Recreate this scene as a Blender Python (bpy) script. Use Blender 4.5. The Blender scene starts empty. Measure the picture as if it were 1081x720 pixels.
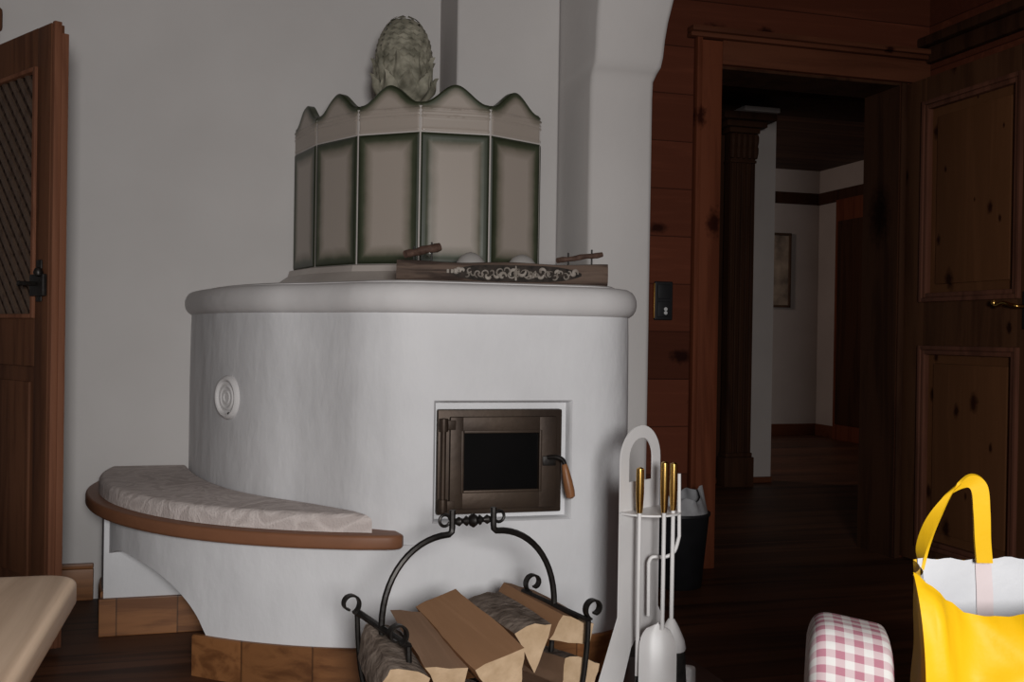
import bpy, bmesh, math, random
from mathutils import Matrix, Vector
random.seed(7)
R = math.radians
PI = math.pi
SC = bpy.context.scene
COL = SC.collection

# ------------------------------------------------------------------ camera
FPX = 1100.0
CAM_H = 1.0
cam_d = bpy.data.cameras.new('camera')
cam_d.sensor_width = 36.0
cam_d.lens = 36.0 * FPX / 1081.0
cam_d.clip_start = 0.05
cam = bpy.data.objects.new('camera', cam_d)
COL.objects.link(cam)
CM = Matrix.Translation((0, 0, CAM_H)) @ Matrix.Rotation(R(90 - 0.31), 4, 'X') @ Matrix.Rotation(R(0.9), 4, 'Z')
cam.matrix_world = CM
SC.camera = cam

def P(px, py, Y):
    d = CM.to_3x3() @ Vector(((px - 540.5) / FPX, -(py - 360.0) / FPX, -1.0))
    return Vector((0, 0, CAM_H)) + d * (Y / d.y)

# frames ------------------------------------------------------------
ANG = R(16.0)
ROOM = Matrix.Translation((0.887, 4.55, 0)) @ Matrix.Rotation(ANG, 4, 'Z')
WORLD = Matrix.Identity(4)
def V3(u, v, z=0.0):            # room coordinates: u along the back wall, v out of it
    return Vector((u, -v, z))

# ------------------------------------------------------------------ materials
def nd(nt, t, x=0, y=0, **kw):
    n = nt.nodes.new(t)
    n.location = (x, y)
    for k, v in kw.items():
        setattr(n, k, v)
    return n

def base_mat(name, rough=0.6, metal=0.0, spec=0.3, coat=0.0):
    m = bpy.data.materials.new(name)
    m.use_nodes = True
    nt = m.node_tree
    b = nt.nodes['Principled BSDF']
    b.inputs['Roughness'].default_value = rough
    b.inputs['Metallic'].default_value = metal
    b.inputs['Specular IOR Level'].default_value = spec
    if coat:
        b.inputs['Coat Weight'].default_value = coat
        b.inputs['Coat Roughness'].default_value = 0.08
    return m, nt, b

def ramp(nt, stops):
    r = nd(nt, 'ShaderNodeValToRGB')
    el = r.color_ramp.elements
    while len(el) < len(stops):
        el.new(0.5)
    for e, (p, c) in zip(el, stops):
        e.position = p
        e.color = (c[0], c[1], c[2], 1)
    return r

def coords(nt, scale=(1, 1, 1), rot=(0, 0, 0), kind='Object'):
    tc = nd(nt, 'ShaderNodeTexCoord')
    mp = nd(nt, 'ShaderNodeMapping')
    mp.inputs['Scale'].default_value = scale
    mp.inputs['Rotation'].default_value = rot
    nt.links.new(tc.outputs[kind], mp.inputs['Vector'])
    return mp.outputs['Vector']

def mottled(name, c1, c2, scale=8.0, rough=0.7, metal=0.0, bump=0.1, bscale=40.0, spec=0.3, coat=0.0, bdist=0.004, bstretch=(1, 1, 1)):
    m, nt, b = base_mat(name, rough, metal, spec, coat)
    n = nd(nt, 'ShaderNodeTexNoise')
    n.inputs['Scale'].default_value = scale
    n.inputs['Detail'].default_value = 5
    nt.links.new(coords(nt), n.inputs['Vector'])
    r = ramp(nt, [(0.3, c1), (0.7, c2)])
    nt.links.new(n.outputs['Fac'], r.inputs['Fac'])
    nt.links.new(r.outputs['Color'], b.inputs['Base Color'])
    if bump:
        n2 = nd(nt, 'ShaderNodeTexNoise')
        n2.inputs['Scale'].default_value = bscale
        n2.inputs['Detail'].default_value = 6
        nt.links.new(coords(nt, bstretch), n2.inputs['Vector'])
        bp = nd(nt, 'ShaderNodeBump')
        bp.inputs['Strength'].default_value = bump
        bp.inputs['Distance'].default_value = bdist
        nt.links.new(n2.outputs['Fac'], bp.inputs['Height'])
        nt.links.new(bp.outputs['Normal'], b.inputs['Normal'])
    return m

def wood(name, dark, light, grain='x', scale=1.0, rough=0.5, spec=0.3, board=None, knots=0.0, bump=0.15, ring=14.0, coat=0.0, flat=None, kt=(0.05, 0.15)):
    """grain: axis along which the fibres run; board=(axis, width) draws board joints."""
    m, nt, b = base_mat(name, rough, 0, spec, coat)
    L = nt.links
    st = {'x': (0.7, 9, 9), 'y': (9, 0.7, 9), 'z': (9, 9, 0.7)}[grain]
    vec = coords(nt, tuple(s * scale for s in st))
    tc = nd(nt, 'ShaderNodeTexCoord')
    sep = nd(nt, 'ShaderNodeSeparateXYZ')
    L.new(tc.outputs['Object'], sep.inputs[0])
    boardv = None
    if board:
        ax, w = board
        dv = nd(nt, 'ShaderNodeMath', operation='DIVIDE')
        dv.inputs[1].default_value = w
        L.new(sep.outputs['XYZ'.index(ax.upper())], dv.inputs[0])
        fl = nd(nt, 'ShaderNodeMath', operation='FLOOR')
        L.new(dv.outputs[0], fl.inputs[0])
        fr = nd(nt, 'ShaderNodeMath', operation='FRACT')
        L.new(dv.outputs[0], fr.inputs[0])
        wn = nd(nt, 'ShaderNodeTexWhiteNoise', noise_dimensions='1D')
        L.new(fl.outputs[0], wn.inputs['W'])
        add = nd(nt, 'ShaderNodeVectorMath', operation='MULTIPLY_ADD')
        add.inputs[1].default_value = (13, 17, 19)
        L.new(wn.outputs['Color'], add.inputs[0])
        L.new(vec, add.inputs[2])
        vec = add.outputs[0]
        boardv = (wn, fr)
    n = nd(nt, 'ShaderNodeTexNoise')
    n.inputs['Scale'].default_value = 1.6
    n.inputs['Detail'].default_value = 7
    n.inputs['Roughness'].default_value = 0.6
    n.inputs['Distortion'].default_value = 0.6
    L.new(vec, n.inputs['Vector'])
    mul = nd(nt, 'ShaderNodeMath', operation='MULTIPLY')
    mul.inputs[1].default_value = ring
    L.new(n.outputs['Fac'], mul.inputs[0])
    sn = nd(nt, 'ShaderNodeMath', operation='SINE')
    L.new(mul.outputs[0], sn.inputs[0])
    mr = nd(nt, 'ShaderNodeMapRange')
    mr.inputs['From Min'].default_value = -1
    mr.inputs['From Max'].default_value = 1
    mr.inputs['To Min'].default_value = 0.15
    mr.inputs['To Max'].default_value = 0.6
    L.new(sn.outputs[0], mr.inputs['Value'])
    av = nd(nt, 'ShaderNodeMath', operation='MULTIPLY_ADD')
    av.inputs[1].default_value = 0.6
    L.new(n.outputs['Fac'], av.inputs[0])
    L.new(mr.outputs[0], av.inputs[2])
    r = ramp(nt, [(0.3, dark), (0.95, light)])
    L.new(av.outputs[0], r.inputs['Fac'])
    out = r.outputs['Color']
    height = n.outputs['Fac']
    if knots:
        vo = nd(nt, 'ShaderNodeTexVoronoi')
        vo.inputs['Scale'].default_value = knots
        ks = {'x': (0.55, 1, 1), 'y': (1, 0.55, 1), 'z': (1, 1, 0.55)}[grain]
        kv = coords(nt, ks)
        if flat is not None:
            vo.voronoi_dimensions = '2D'
            sp = nd(nt, 'ShaderNodeSeparateXYZ')
            L.new(kv, sp.inputs[0])
            cb2 = nd(nt, 'ShaderNodeCombineXYZ')
            ax_ = [i for i in range(3) if i != 'xyz'.index(flat)]
            L.new(sp.outputs[ax_[0]], cb2.inputs[0])
            L.new(sp.outputs[ax_[1]], cb2.inputs[1])
            kv = cb2.outputs[0]
        L.new(kv, vo.inputs['Vector'])
        kr = ramp(nt, [(kt[0], (0.22, 0.15, 0.12)), (kt[1], (1, 1, 1))])
        sc_ = nd(nt, 'ShaderNodeSeparateColor')
        L.new(vo.outputs['Color'], sc_.inputs[0])
        mr2 = nd(nt, 'ShaderNodeMapRange')
        mr2.inputs['To Min'].default_value = 0.35
        mr2.inputs['To Max'].default_value = 1.7
        L.new(sc_.outputs[0], mr2.inputs['Value'])
        dn = nd(nt, 'ShaderNodeMath', operation='DIVIDE')
        L.new(vo.outputs['Distance'], dn.inputs[0])
        L.new(mr2.outputs[0], dn.inputs[1])
        nz = nd(nt, 'ShaderNodeTexNoise')
        nz.inputs['Scale'].default_value = 45
        L.new(tc.outputs['Object'], nz.inputs['Vector'])
        ad = nd(nt, 'ShaderNodeMath', operation='MULTIPLY_ADD')
        ad.inputs[1].default_value = 0.09
        L.new(nz.outputs['Fac'], ad.inputs[0])
        sb = nd(nt, 'ShaderNodeMath', operation='SUBTRACT')
        sb.inputs[1].default_value = 0.045
        L.new(dn.outputs[0], sb.inputs[0])
        L.new(sb.outputs[0], ad.inputs[2])
        L.new(ad.outputs[0], kr.inputs['Fac'])
        mx = nd(nt, 'ShaderNodeMix', data_type='RGBA', blend_type='MULTIPLY')
        mx.inputs[0].default_value = 1
        L.new(out, mx.inputs[6])
        L.new(kr.outputs['Color'], mx.inputs[7])
        out = mx.outputs[2]
    if boardv:
        wn, fr = boardv
        tone = nd(nt, 'ShaderNodeMapRange')
        tone.inputs['To Min'].default_value = 0.65
        tone.inputs['To Max'].default_value = 1.2
        L.new(wn.outputs['Value'], tone.inputs['Value'])
        mx = nd(nt, 'ShaderNodeMix', data_type='RGBA', blend_type='MULTIPLY')
        mx.inputs[0].default_value = 1
        L.new(out, mx.inputs[6])
        L.new(tone.outputs[0], mx.inputs[7])
        jr = ramp(nt, [(0.0, (0.2, 0.2, 0.2)), (0.035, (1, 1, 1))])
        L.new(fr.outputs[0], jr.inputs['Fac'])
        mx2 = nd(nt, 'ShaderNodeMix', data_type='RGBA', blend_type='MULTIPLY')
        mx2.inputs[0].default_value = 1
        L.new(mx.outputs[2], mx2.inputs[6])
        L.new(jr.outputs['Color'], mx2.inputs[7])
        out = mx2.outputs[2]
    L.new(out, b.inputs['Base Color'])
    if bump:
        bp = nd(nt, 'ShaderNodeBump')
        bp.inputs['Strength'].default_value = bump
        bp.inputs['Distance'].default_value = 0.003
        L.new(height, bp.inputs['Height'])
        L.new(bp.outputs['Normal'], b.inputs['Normal'])
    return m

M = {}
M['wall'] = mottled('white plaster wall', (0.52, 0.495, 0.480), (0.565, 0.54, 0.525), 2.5, 0.9, 0, 0.18, 30, 0.15)
M['stove'] = mottled('uneven white plaster', (0.65, 0.645, 0.655), (0.72, 0.715, 0.725), 4, 0.85, 0, 0.6, 9, 0.15, bdist=0.012, bstretch=(1, 1, 0.6))
M['rim'] = mottled('rim plaster', (0.60, 0.58, 0.575), (0.67, 0.65, 0.645), 5, 0.8, 0, 0.4, 12, 0.2, bdist=0.008)
M['planks'] = wood('brown plank wall', (0.074, 0.020, 0.010), (0.150, 0.043, 0.022), 'x', 1.0, 0.65, 0.08, ('z', 0.205), knots=3.5, ring=9, flat='y', kt=(.04,.10))
M['casing'] = wood('brown casing wood', (0.082, 0.022, 0.010), (0.135, 0.039, 0.018), 'z', 0.8, 0.65, 0.08, knots=3, flat='y', kt=(.03,.08))
M['casing_h'] = wood('brown lintel wood', (0.060, 0.0185, 0.009), (0.100, 0.033, 0.016), 'x', 0.8, 0.65, 0.08, knots=2.5, flat='y', kt=(.03,.08))
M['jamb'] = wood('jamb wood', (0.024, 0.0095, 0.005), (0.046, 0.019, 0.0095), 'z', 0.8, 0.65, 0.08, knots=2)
M['ceiling'] = wood('ceiling boards', (0.05, 0.026, 0.016), (0.13, 0.068, 0.042), 'x', 0.8, 0.6, 0.2, ('y', 0.19), knots=1.8)
M['floor'] = wood('dark floor boards', (0.036, 0.0135, 0.0065), (0.115, 0.046, 0.022), 'x', 0.9, 0.5, 0.25, ('y', 0.115), bump=0.08)
M['door'] = wood('pine door wood', (0.042, 0.017, 0.008), (0.076, 0.032, 0.015), 'z', 0.8, 0.6, 0.10, knots=3.2, flat='x', kt=(.03,.08))
M['door_panel'] = wood('knotty pine panel', (0.080, 0.032, 0.013), (0.150, 0.062, 0.026), 'z', 0.9, 0.6, 0.10, knots=6.0, ring=8, flat='x', kt=(.04,.12))
M['door_mould'] = wood('door moulding', (0.064, 0.024, 0.014), (0.115, 0.044, 0.026), 'z', 1.0, 0.5, 0.2)
M['ldoor'] = wood('reddish pine', (0.058, 0.023, 0.0125), (0.118, 0.049, 0.025), 'z', 1.0, 0.6, 0.1, knots=3)
M['ldoor_edge'] = wood('pale door edge', (0.105, 0.038, 0.020), (0.19, 0.078, 0.042), 'z', 1.0, 0.6, 0.15, knots=3)
M['lattice'] = wood('lattice wood', (0.066, 0.040, 0.028), (0.105, 0.068, 0.048), 'z', 2, 0.5, 0.3)
M['lattice_back'] = mottled('dark brown lattice backing', (0.028, 0.015, 0.010), (0.045, 0.025, 0.017), 5, 0.8)  # dark brown of the backing board and the rear slats
M['skirt'] = wood('oak skirting', (0.15, 0.056, 0.019), (0.31, 0.130, 0.047), 'x', 1.2, 0.45, 0.35, ('x', .19))
M['seat'] = wood('bench seat wood', (0.17, 0.072, 0.036), (0.25, 0.108, 0.055), 'x', 1.6, 0.5, 0.3, bump=0.03, ring=6)
M['table'] = wood('pale table wood', (0.43, 0.295, 0.20), (0.60, 0.44, 0.315), 'y', 1.3, 0.55, 0.25, bump=0.1)
M['iron'] = mottled('black wrought iron', (0.012, 0.010, 0.009), (0.028, 0.024, 0.021), 30, 0.42, 0.6, 0.2, 60, 0.5)
M['firedoor'] = mottled('bronzed fire door metal', (0.036, 0.023, 0.016), (0.066, 0.044, 0.030), 6, 0.48, 0.5, 0.15, 50, 0.4)
M['fireglass'] = mottled('sooty glass', (0.001, 0.001, 0.001), (0.003, 0.0025, 0.0025), 5, 0.35, 0, 0, spec=0.08)
M['brass'] = mottled('polished brass', (0.55, 0.32, 0.08), (0.78, 0.50, 0.16), 6, 0.24, 1.0, 0.02, 20)
M['white_metal'] = mottled('white enamel metal', (0.72, 0.70, 0.69), (0.80, 0.78, 0.77), 6, 0.35, 0, 0.05, 20, 0.5)
M['wood_grip'] = wood('wooden grip', (0.15, 0.06, 0.025), (0.28, 0.12, 0.05), 'z', 2, 0.4)
M['black'] = mottled('black plastic', (0.008, 0.008, 0.009), (0.014, 0.014, 0.016), 10, 0.5, 0, 0.05)
M['grey_dot'] = mottled('pale switch dots', (0.45, 0.45, 0.45), (0.6, 0.6, 0.6), 10, 0.5, 0, 0)
M['cone'] = mottled('weathered grey green stone', (0.115, 0.108, 0.078), (0.37, 0.345, 0.27), 22, 0.75, 0, 0.5, 70, 0.25)
M['bark'] = mottled('rough bark', (0.12, 0.088, 0.068), (0.32, 0.255, 0.21), 26, 0.9, 0, 0.7, 45, 0.1, bdist=0.01, bstretch=(1, 1, 1))
M['split'] = wood('split firewood', (0.28, 0.145, 0.072), (0.46, 0.255, 0.14), 'x', 1.6, 0.8, 0.15, bump=0.35, ring=8)
M['endgrain'] = mottled('sawn log end', (0.42, 0.29, 0.175), (0.55, 0.395, 0.255), 30, 0.85, 0, 0.4, 90, 0.1)
M['split2'] = wood('split firewood grey', (0.22, 0.13, 0.08), (0.39, 0.24, 0.155), 'x', 1.6, 0.85, 0.1, bump=0.4, ring=8)
M['tray_log'] = wood('weathered log', (0.030, 0.019, 0.015), (0.135, 0.092, 0.070), 'x', 2.2, 0.75, 0.2, bump=0.5)
M['carving'] = mottled('pale carved relief', (0.18, 0.15, 0.125), (0.40, 0.355, 0.31), 40, 0.7, 0, 0.3, 80)
M['ground'] = mottled('stained carving ground', (0.010, 0.008, 0.006), (0.045, 0.033, 0.026), 55, 0.8, 0, 0.3, 60)
M['twig'] = mottled('dark twig', (0.05, 0.025, 0.017), (0.13, 0.075, 0.055), 40, 0.7, 0, 0.5, 60)
M['pale_ball'] = mottled('pale glazed ball', (0.36, 0.34, 0.32), (0.42, 0.395, 0.375), 10, 0.6, 0, 0.02)
M['liner'] = mottled('clear plastic liner', (0.22, 0.22, 0.23), (0.38, 0.38, 0.39), 14, 0.3, 0, 0.4, 20, 0.5)
M['hearth'] = mottled('brown floor plate', (0.10, 0.050, 0.038), (0.15, 0.078, 0.060), 8, 0.4, 0.2, 0.05)
M['bristle'] = mottled('dark bristles', (0.012, 0.011, 0.010), (0.03, 0.027, 0.024), 60, 0.9, 0, 0.8, 120)
M['paper'] = mottled('aged print paper', (0.10, 0.075, 0.06), (0.40, 0.31, 0.23), 6, 0.8, 0, 0)
M['ink'] = mottled('dark ink', (0.06, 0.045, 0.04), (0.12, 0.09, 0.08), 14, 0.8, 0, 0)
M['pframe'] = mottled('dark picture frame', (0.05, 0.03, 0.02), (0.09, 0.05, 0.03), 10, 0.5, 0, 0)
M['bag_white'] = mottled('white bag lining', (0.44, 0.44, 0.455), (0.51, 0.51, 0.525), 6, 0.5, 0, 0.35, 14, 0.3, bdist=0.01)
M['bag_pink'] = mottled('strap showing through lining', (0.48, 0.405, 0.405), (0.53, 0.45, 0.45), 6, 0.5, 0, 0.2, 14)
M['bag_strap'] = mottled('yellow webbing', (0.62, 0.35, 0.004), (0.70, 0.41, 0.008), 6, 0.55, 0, 0.15, 60, 0.3)
M['bag_yellow'] = mottled('yellow tarpaulin', (0.58, 0.325, 0.004), (0.68, 0.39, 0.007), 5, 0.5, 0, 0.22, 9, 0.15, bdist=0.02)
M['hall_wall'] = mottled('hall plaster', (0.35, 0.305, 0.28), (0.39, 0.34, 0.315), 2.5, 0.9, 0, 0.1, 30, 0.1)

# gingham ----------------------------------------------------------
def gingham():
    m, nt, b = base_mat('pink gingham cotton', 0.9, 0, 0.1)
    L = nt.links
    tc = nd(nt, 'ShaderNodeTexCoord')
    sep = nd(nt, 'ShaderNodeSeparateXYZ')
    L.new(tc.outputs['UV'], sep.inputs[0])
    outs = []
    for i, per in ((0, 0.0225), (1, 0.0195)):
        d = nd(nt, 'ShaderNodeMath', operation='DIVIDE')
        d.inputs[1].default_value = per
        L.new(sep.outputs[i], d.inputs[0])
        f = nd(nt, 'ShaderNodeMath', operation='FRACT')
        L.new(d.outputs[0], f.inputs[0])
        g = nd(nt, 'ShaderNodeMath', operation='GREATER_THAN')
        g.inputs[1].default_value = 0.5
        L.new(f.outputs[0], g.inputs[0])
        outs.append(g)
    s = nd(nt, 'ShaderNodeMath', operation='ADD')
    L.new(outs[0].outputs[0], s.inputs[0])
    L.new(outs[1].outputs[0], s.inputs[1])
    h = nd(nt, 'ShaderNodeMath', operation='MULTIPLY')
    h.inputs[1].default_value = 0.5
    L.new(s.outputs[0], h.inputs[0])
    r = ramp(nt, [(0.0, (0.50, 0.485, 0.47)), (0.4, (0.42, 0.325, 0.335)), (0.9, (0.31, 0.135, 0.17))])
    r.color_ramp.interpolation = 'CONSTANT'
    L.new(h.outputs[0], r.inputs['Fac'])
    L.new(r.outputs['Color'], b.inputs['Base Color'])
    n = nd(nt, 'ShaderNodeTexNoise')
    n.inputs['Scale'].default_value = 25
    L.new(tc.outputs['Object'], n.inputs['Vector'])
    bp = nd(nt, 'ShaderNodeBump')
    bp.inputs['Strength'].default_value = 0.35
    bp.inputs['Distance'].default_value = 0.006
    L.new(n.outputs['Fac'], bp.inputs['Height'])
    L.new(bp.outputs['Normal'], b.inputs['Normal'])
    return m
M['gingham'] = gingham()

# quilted cushion ---------------------------------------------------
def quilt():
    m, nt, b = base_mat('beige woven upholstery', 0.95, 0, 0.08)
    L = nt.links
    vec = coords(nt, (1, 1, 1))
    w = nd(nt, 'ShaderNodeTexNoise')
    w.inputs['Scale'].default_value = 6
    w.inputs['Detail'].default_value = 1
    w.inputs['Distortion'].default_value = 3.2
    L.new(vec, w.inputs['Vector'])
    r = ramp(nt, [(0.38, (0.50, 0.435, 0.41)), (0.5, (0.63, 0.56, 0.53)), (0.62, (0.53, 0.465, 0.44))])
    L.new(w.outputs['Fac'], r.inputs['Fac'])
    L.new(r.outputs['Color'], b.inputs['Base Color'])
    n2 = nd(nt, 'ShaderNodeTexNoise')
    n2.inputs['Scale'].default_value = 160
    L.new(vec, n2.inputs['Vector'])
    a = nd(nt, 'ShaderNodeMath', operation='MULTIPLY_ADD')
    a.inputs[1].default_value = 0.25
    L.new(n2.outputs['Fac'], a.inputs[0])
    L.new(r.outputs['Color'], a.inputs[2])
    bp = nd(nt, 'ShaderNodeBump')
    bp.inputs['Strength'].default_value = 0.8
    bp.inputs['Distance'].default_value = 0.015
    L.new(a.outputs[0], bp.inputs['Height'])
    L.new(bp.outputs['Normal'], b.inputs['Normal'])
    return m
M['quilt'] = quilt()

# glazed tile: UV = metres from the tile edges (u: nearest side, v: nearest top/bottom)
def glaze(name, w, crest=False):
    m, nt, b = base_mat(name, 0.42, 0, 0.3, coat=0.12)
    L = nt.links
    tc = nd(nt, 'ShaderNodeTexCoord')
    sep = nd(nt, 'ShaderNodeSeparateXYZ')
    L.new(tc.outputs['UV'], sep.inputs[0])
    n = nd(nt, 'ShaderNodeTexNoise')
    n.inputs['Scale'].default_value = 18
    n.inputs['Detail'].default_value = 4
    L.new(tc.outputs['Object'], n.inputs['Vector'])
    if crest:
        src = sep.outputs[1]
    else:
        mn = nd(nt, 'ShaderNodeMath', operation='MINIMUM')
        L.new(sep.outputs[0], mn.inputs[0])
        L.new(sep.outputs[1], mn.inputs[1])
        src = mn.outputs[0]
    o = nd(nt, 'ShaderNodeMath', operation='MULTIPLY_ADD')
    o.inputs[1].default_value = 0.014
    L.new(n.outputs['Fac'], o.inputs[0])
    L.new(src, o.inputs[2])
    sb = nd(nt, 'ShaderNodeMath', operation='DIVIDE')
    sb.inputs[1].default_value = w
    L.new(o.outputs[0], sb.inputs[0])
    r = ramp(nt, [(0.20, (0.024, 0.030, 0.015)), (0.42, (0.060, 0.068, 0.040)), (0.64, (0.225, 0.196, 0.155)), (1.0, (0.385, 0.33, 0.285))])
    L.new(sb.outputs[0], r.inputs['Fac'])
    L.new(r.outputs['Color'], b.inputs['Base Color'])
    return m
M['tile'] = glaze('green edged cream tile', 0.074)
M['crest'] = glaze('green topped cream crest tile', 0.052, True)
M['grout'] = mottled('pale grout', (0.48, 0.44, 0.41), (0.55, 0.51, 0.48), 10, 0.85, 0, 0.1)
M['plinth'] = mottled('cream plinth tile', (0.42, 0.37, 0.335), (0.50, 0.45, 0.41), 6, 0.4, 0, 0.05, spec=0.4)

# ------------------------------------------------------------------ mesh builder
class MB:
    def __init__(s):
        s.bm = bmesh.new()
        s.uv = None
    def poly(s, pts_list, faces, mi=0):
        vs = [s.bm.verts.new(p) for p in pts_list]
        for f in faces:
            try:
                fc = s.bm.faces.new([vs[i] for i in f])
                fc.material_index = mi
            except ValueError:
                pass
        return vs
    def box(s, a, b, bev=0.0, seg=2, mi=0, mat=None):
        a, b = Vector(a), Vector(b)
        lo = Vector([min(a[i], b[i]) for i in range(3)])
        hi = Vector([max(a[i], b[i]) for i in range(3)])
        t = bmesh.new()
        bmesh.ops.create_cube(t, size=1)
        for v in t.verts:
            v.co = Vector([lo[i] + (v.co[i] + .5) * (hi[i] - lo[i]) for i in range(3)])
        if bev:
            bmesh.ops.bevel(t, geom=list(t.edges), offset=bev, segments=seg, profile=0.6, affect='EDGES')
        s.merge(t, mat, mi)
        return s
    def merge(s, t, mat=None, mi=0):
        mp = {}
        for v in t.verts:
            mp[v] = s.bm.verts.new(mat @ v.co if mat else v.co)
        for f in t.faces:
            try:
                nf = s.bm.faces.new([mp[v] for v in f.verts])
                nf.material_index = mi
            except ValueError:
                pass
        t.free()
    def tube(s, pts, r, n=10, closed=False, cap=True, mi=0, flat=1.0):
        pts = [Vector(p) for p in pts]
        N = len(pts)
        rs = r if isinstance(r, (list, tuple)) else [r] * N
        rings = []
        prev = None
        for i, p in enumerate(pts):
            if closed:
                t = pts[(i + 1) % N] - pts[i - 1]
            else:
                t = pts[min(i + 1, N - 1)] - pts[max(i - 1, 0)]
            t.normalize()
            if prev is None:
                up = Vector((0, 0, 1)) if abs(t.z) < 0.9 else Vector((0, 1, 0))
                x = t.cross(up).normalized()
            else:
                x = (prev - t * prev.dot(t)).normalized()
            prev = x
            y = t.cross(x).normalized()
            rings.append([s.bm.verts.new(p + (x * math.cos(2 * PI * k / n) + y * math.sin(2 * PI * k / n) * flat) * rs[i]) for k in range(n)])
        rng = N if closed else N - 1
        for i in range(rng):
            A, B = rings[i], rings[(i + 1) % N]
            for k in range(n):
                f = s.bm.faces.new((A[k], A[(k + 1) % n], B[(k + 1) % n], B[k]))
                f.material_index = mi
        if cap and not closed:
            s.bm.faces.new(list(reversed(rings[0]))).material_index = mi
            s.bm.faces.new(rings[-1]).material_index = mi
        return s
    def lathe(s, prof, c=(0, 0, 0), n=24, mat=None, mi=0):
        c = Vector(c)
        rings = []
        for (r, z) in prof:
            if r < 1e-5:
                p = c + Vector((0, 0, z))
                rings.append([s.bm.verts.new(mat @ p if mat else p)])
            else:
                rg = []
                for k in range(n):
                    p = c + Vector((r * math.cos(2 * PI * k / n), r * math.sin(2 * PI * k / n), z))
                    rg.append(s.bm.verts.new(mat @ p if mat else p))
                rings.append(rg)
        for A, B in zip(rings, rings[1:]):
            if len(A) == 1 and len(B) == 1:
                continue
            for k in range(n):
                k2 = (k + 1) % n
                if len(A) == 1:
                    vs = (A[0], B[k2], B[k])
                elif len(B) == 1:
                    vs = (A[k], A[k2], B[0])
                else:
                    vs = (A[k], A[k2], B[k2], B[k])
                try:
                    s.bm.faces.new(vs).material_index = mi
                except ValueError:
                    pass
        for rg in (rings[0], rings[-1]):
            if len(rg) > 1:
                try:
                    s.bm.faces.new(rg).material_index = mi
                except ValueError:
                    pass
        return s
    def prism(s, pts, z0, z1, bev=0.0, seg=3, mat=None, mi=0, bottom=True):
        """pts: 2-D outline; extruded along z"""
        t = bmesh.new()
        n = len(pts)
        A = [t.verts.new((p[0], p[1], z0)) for p in pts]
        B = [t.verts.new((p[0], p[1], z1)) for p in pts]
        for i in range(n):
            t.faces.new((A[i], A[(i + 1) % n], B[(i + 1) % n], B[i]))
        top = t.faces.new(B)
        bot = t.faces.new(list(reversed(A)))
        bmesh.ops.recalc_face_normals(t, faces=t.faces)
        if bev:
            ed = list(top.edges) + (list(bot.edges) if bottom else [])
            bmesh.ops.bevel(t, geom=ed, offset=bev, segments=seg, profile=0.5, affect='EDGES')
        s.merge(t, mat, mi)
        return s
    def grid(s, fn, nu, nv, uvfn=None, mi=0, closed_u=False):
        """fn(i/nu, j/nv)->point"""
        V = [[s.bm.verts.new(fn(i / nu, j / nv)) for j in range(nv + 1)] for i in range(nu + (0 if closed_u else 1))]
        if uvfn and s.uv is None:
            s.uv = s.bm.loops.layers.uv.new('UVMap')
        for i in range(nu):
            for j in range(nv):
                i2 = (i + 1) % len(V) if closed_u else i + 1
                f = s.bm.faces.new((V[i][j], V[i2][j], V[i2][j + 1], V[i][j + 1]))
                f.material_index = mi
                if uvfn:
                    for lp, (a, b) in zip(f.loops, ((i, j), (i + 1, j), (i + 1, j + 1), (i, j + 1))):
                        lp[s.uv].uv = uvfn(a / nu, b / nv)
        return V

def link(name, mb, mats, base=(0, 0, 0), smooth=40, recalc=True):
    bm = mb.bm
    base = Vector(base)
    for v in bm.verts:
        v.co -= base
    if recalc:
        bmesh.ops.recalc_face_normals(bm, faces=bm.faces)
    me = bpy.data.meshes.new(name)
    bm.to_mesh(me)
    bm.free()
    if not isinstance(mats, (list, tuple)):
        mats = [mats]
    for m in mats:
        me.materials.append(M[m] if isinstance(m, str) else m)
    if smooth:
        me.shade_smooth()
        me.set_sharp_from_angle(angle=R(smooth))
    o = bpy.data.objects.new(name, me)
    COL.objects.link(o)
    return o

BASE = {}
def thing(name, label, cat, base=(0, 0, 0), frame=WORLD, group=None):
    o = bpy.data.objects.new(name, None)
    o.empty_display_size = 0.05
    COL.objects.link(o)
    base = Vector(base)
    o.matrix_world = frame @ Matrix.Translation(base)
    o['label'] = label
    o['category'] = cat
    if group:
        o['group'] = group
    BASE[o.name] = base
    return o

def part(parent, name, mb, mats, smooth=40, label=None, recalc=True):
    o = link(name, mb, mats, BASE[parent.name], smooth, recalc)
    o.parent = parent
    BASE[o.name] = BASE[parent.name]
    if label:
        o['label'] = label
    return o

def single(name, label, cat, mb, mats, base=(0, 0, 0), frame=WORLD, smooth=40, group=None, kind=None, recalc=True):
    o = link(name, mb, mats, base, smooth, recalc)
    o.matrix_world = frame @ Matrix.Translation(Vector(base))
    BASE[o.name] = Vector(base)
    o['label'] = label
    o['category'] = cat
    if group:
        o['group'] = group
    if kind:
        o['kind'] = kind
    return o

def struct(name, label, mb, mats, frame=ROOM, smooth=30, cat='wall', base=(0, 0, 0)):
    return single(name, label, cat, mb, mats, base, frame, smooth, kind='structure')

def cat_rom(pts, sub=6, closed=False):
    pts = [Vector(p) for p in pts]
    n = len(pts)
    out = []
    rng = n if closed else n - 1
    for i in range(rng):
        if closed:
            p0, p1, p2, p3 = pts[i - 1], pts[i], pts[(i + 1) % n], pts[(i + 2) % n]
        else:
            p0, p1, p2, p3 = pts[max(i - 1, 0)], pts[i], pts[i + 1], pts[min(i + 2, n - 1)]
        for k in range(sub):
            t = k / sub
            out.append(0.5 * ((2 * p1) + (-p0 + p2) * t + (2 * p0 - 5 * p1 + 4 * p2 - p3) * t * t + (-p0 + 3 * p1 - 3 * p2 + p3) * t ** 3))
    if not closed:
        out.append(pts[-1])
    return out

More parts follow.
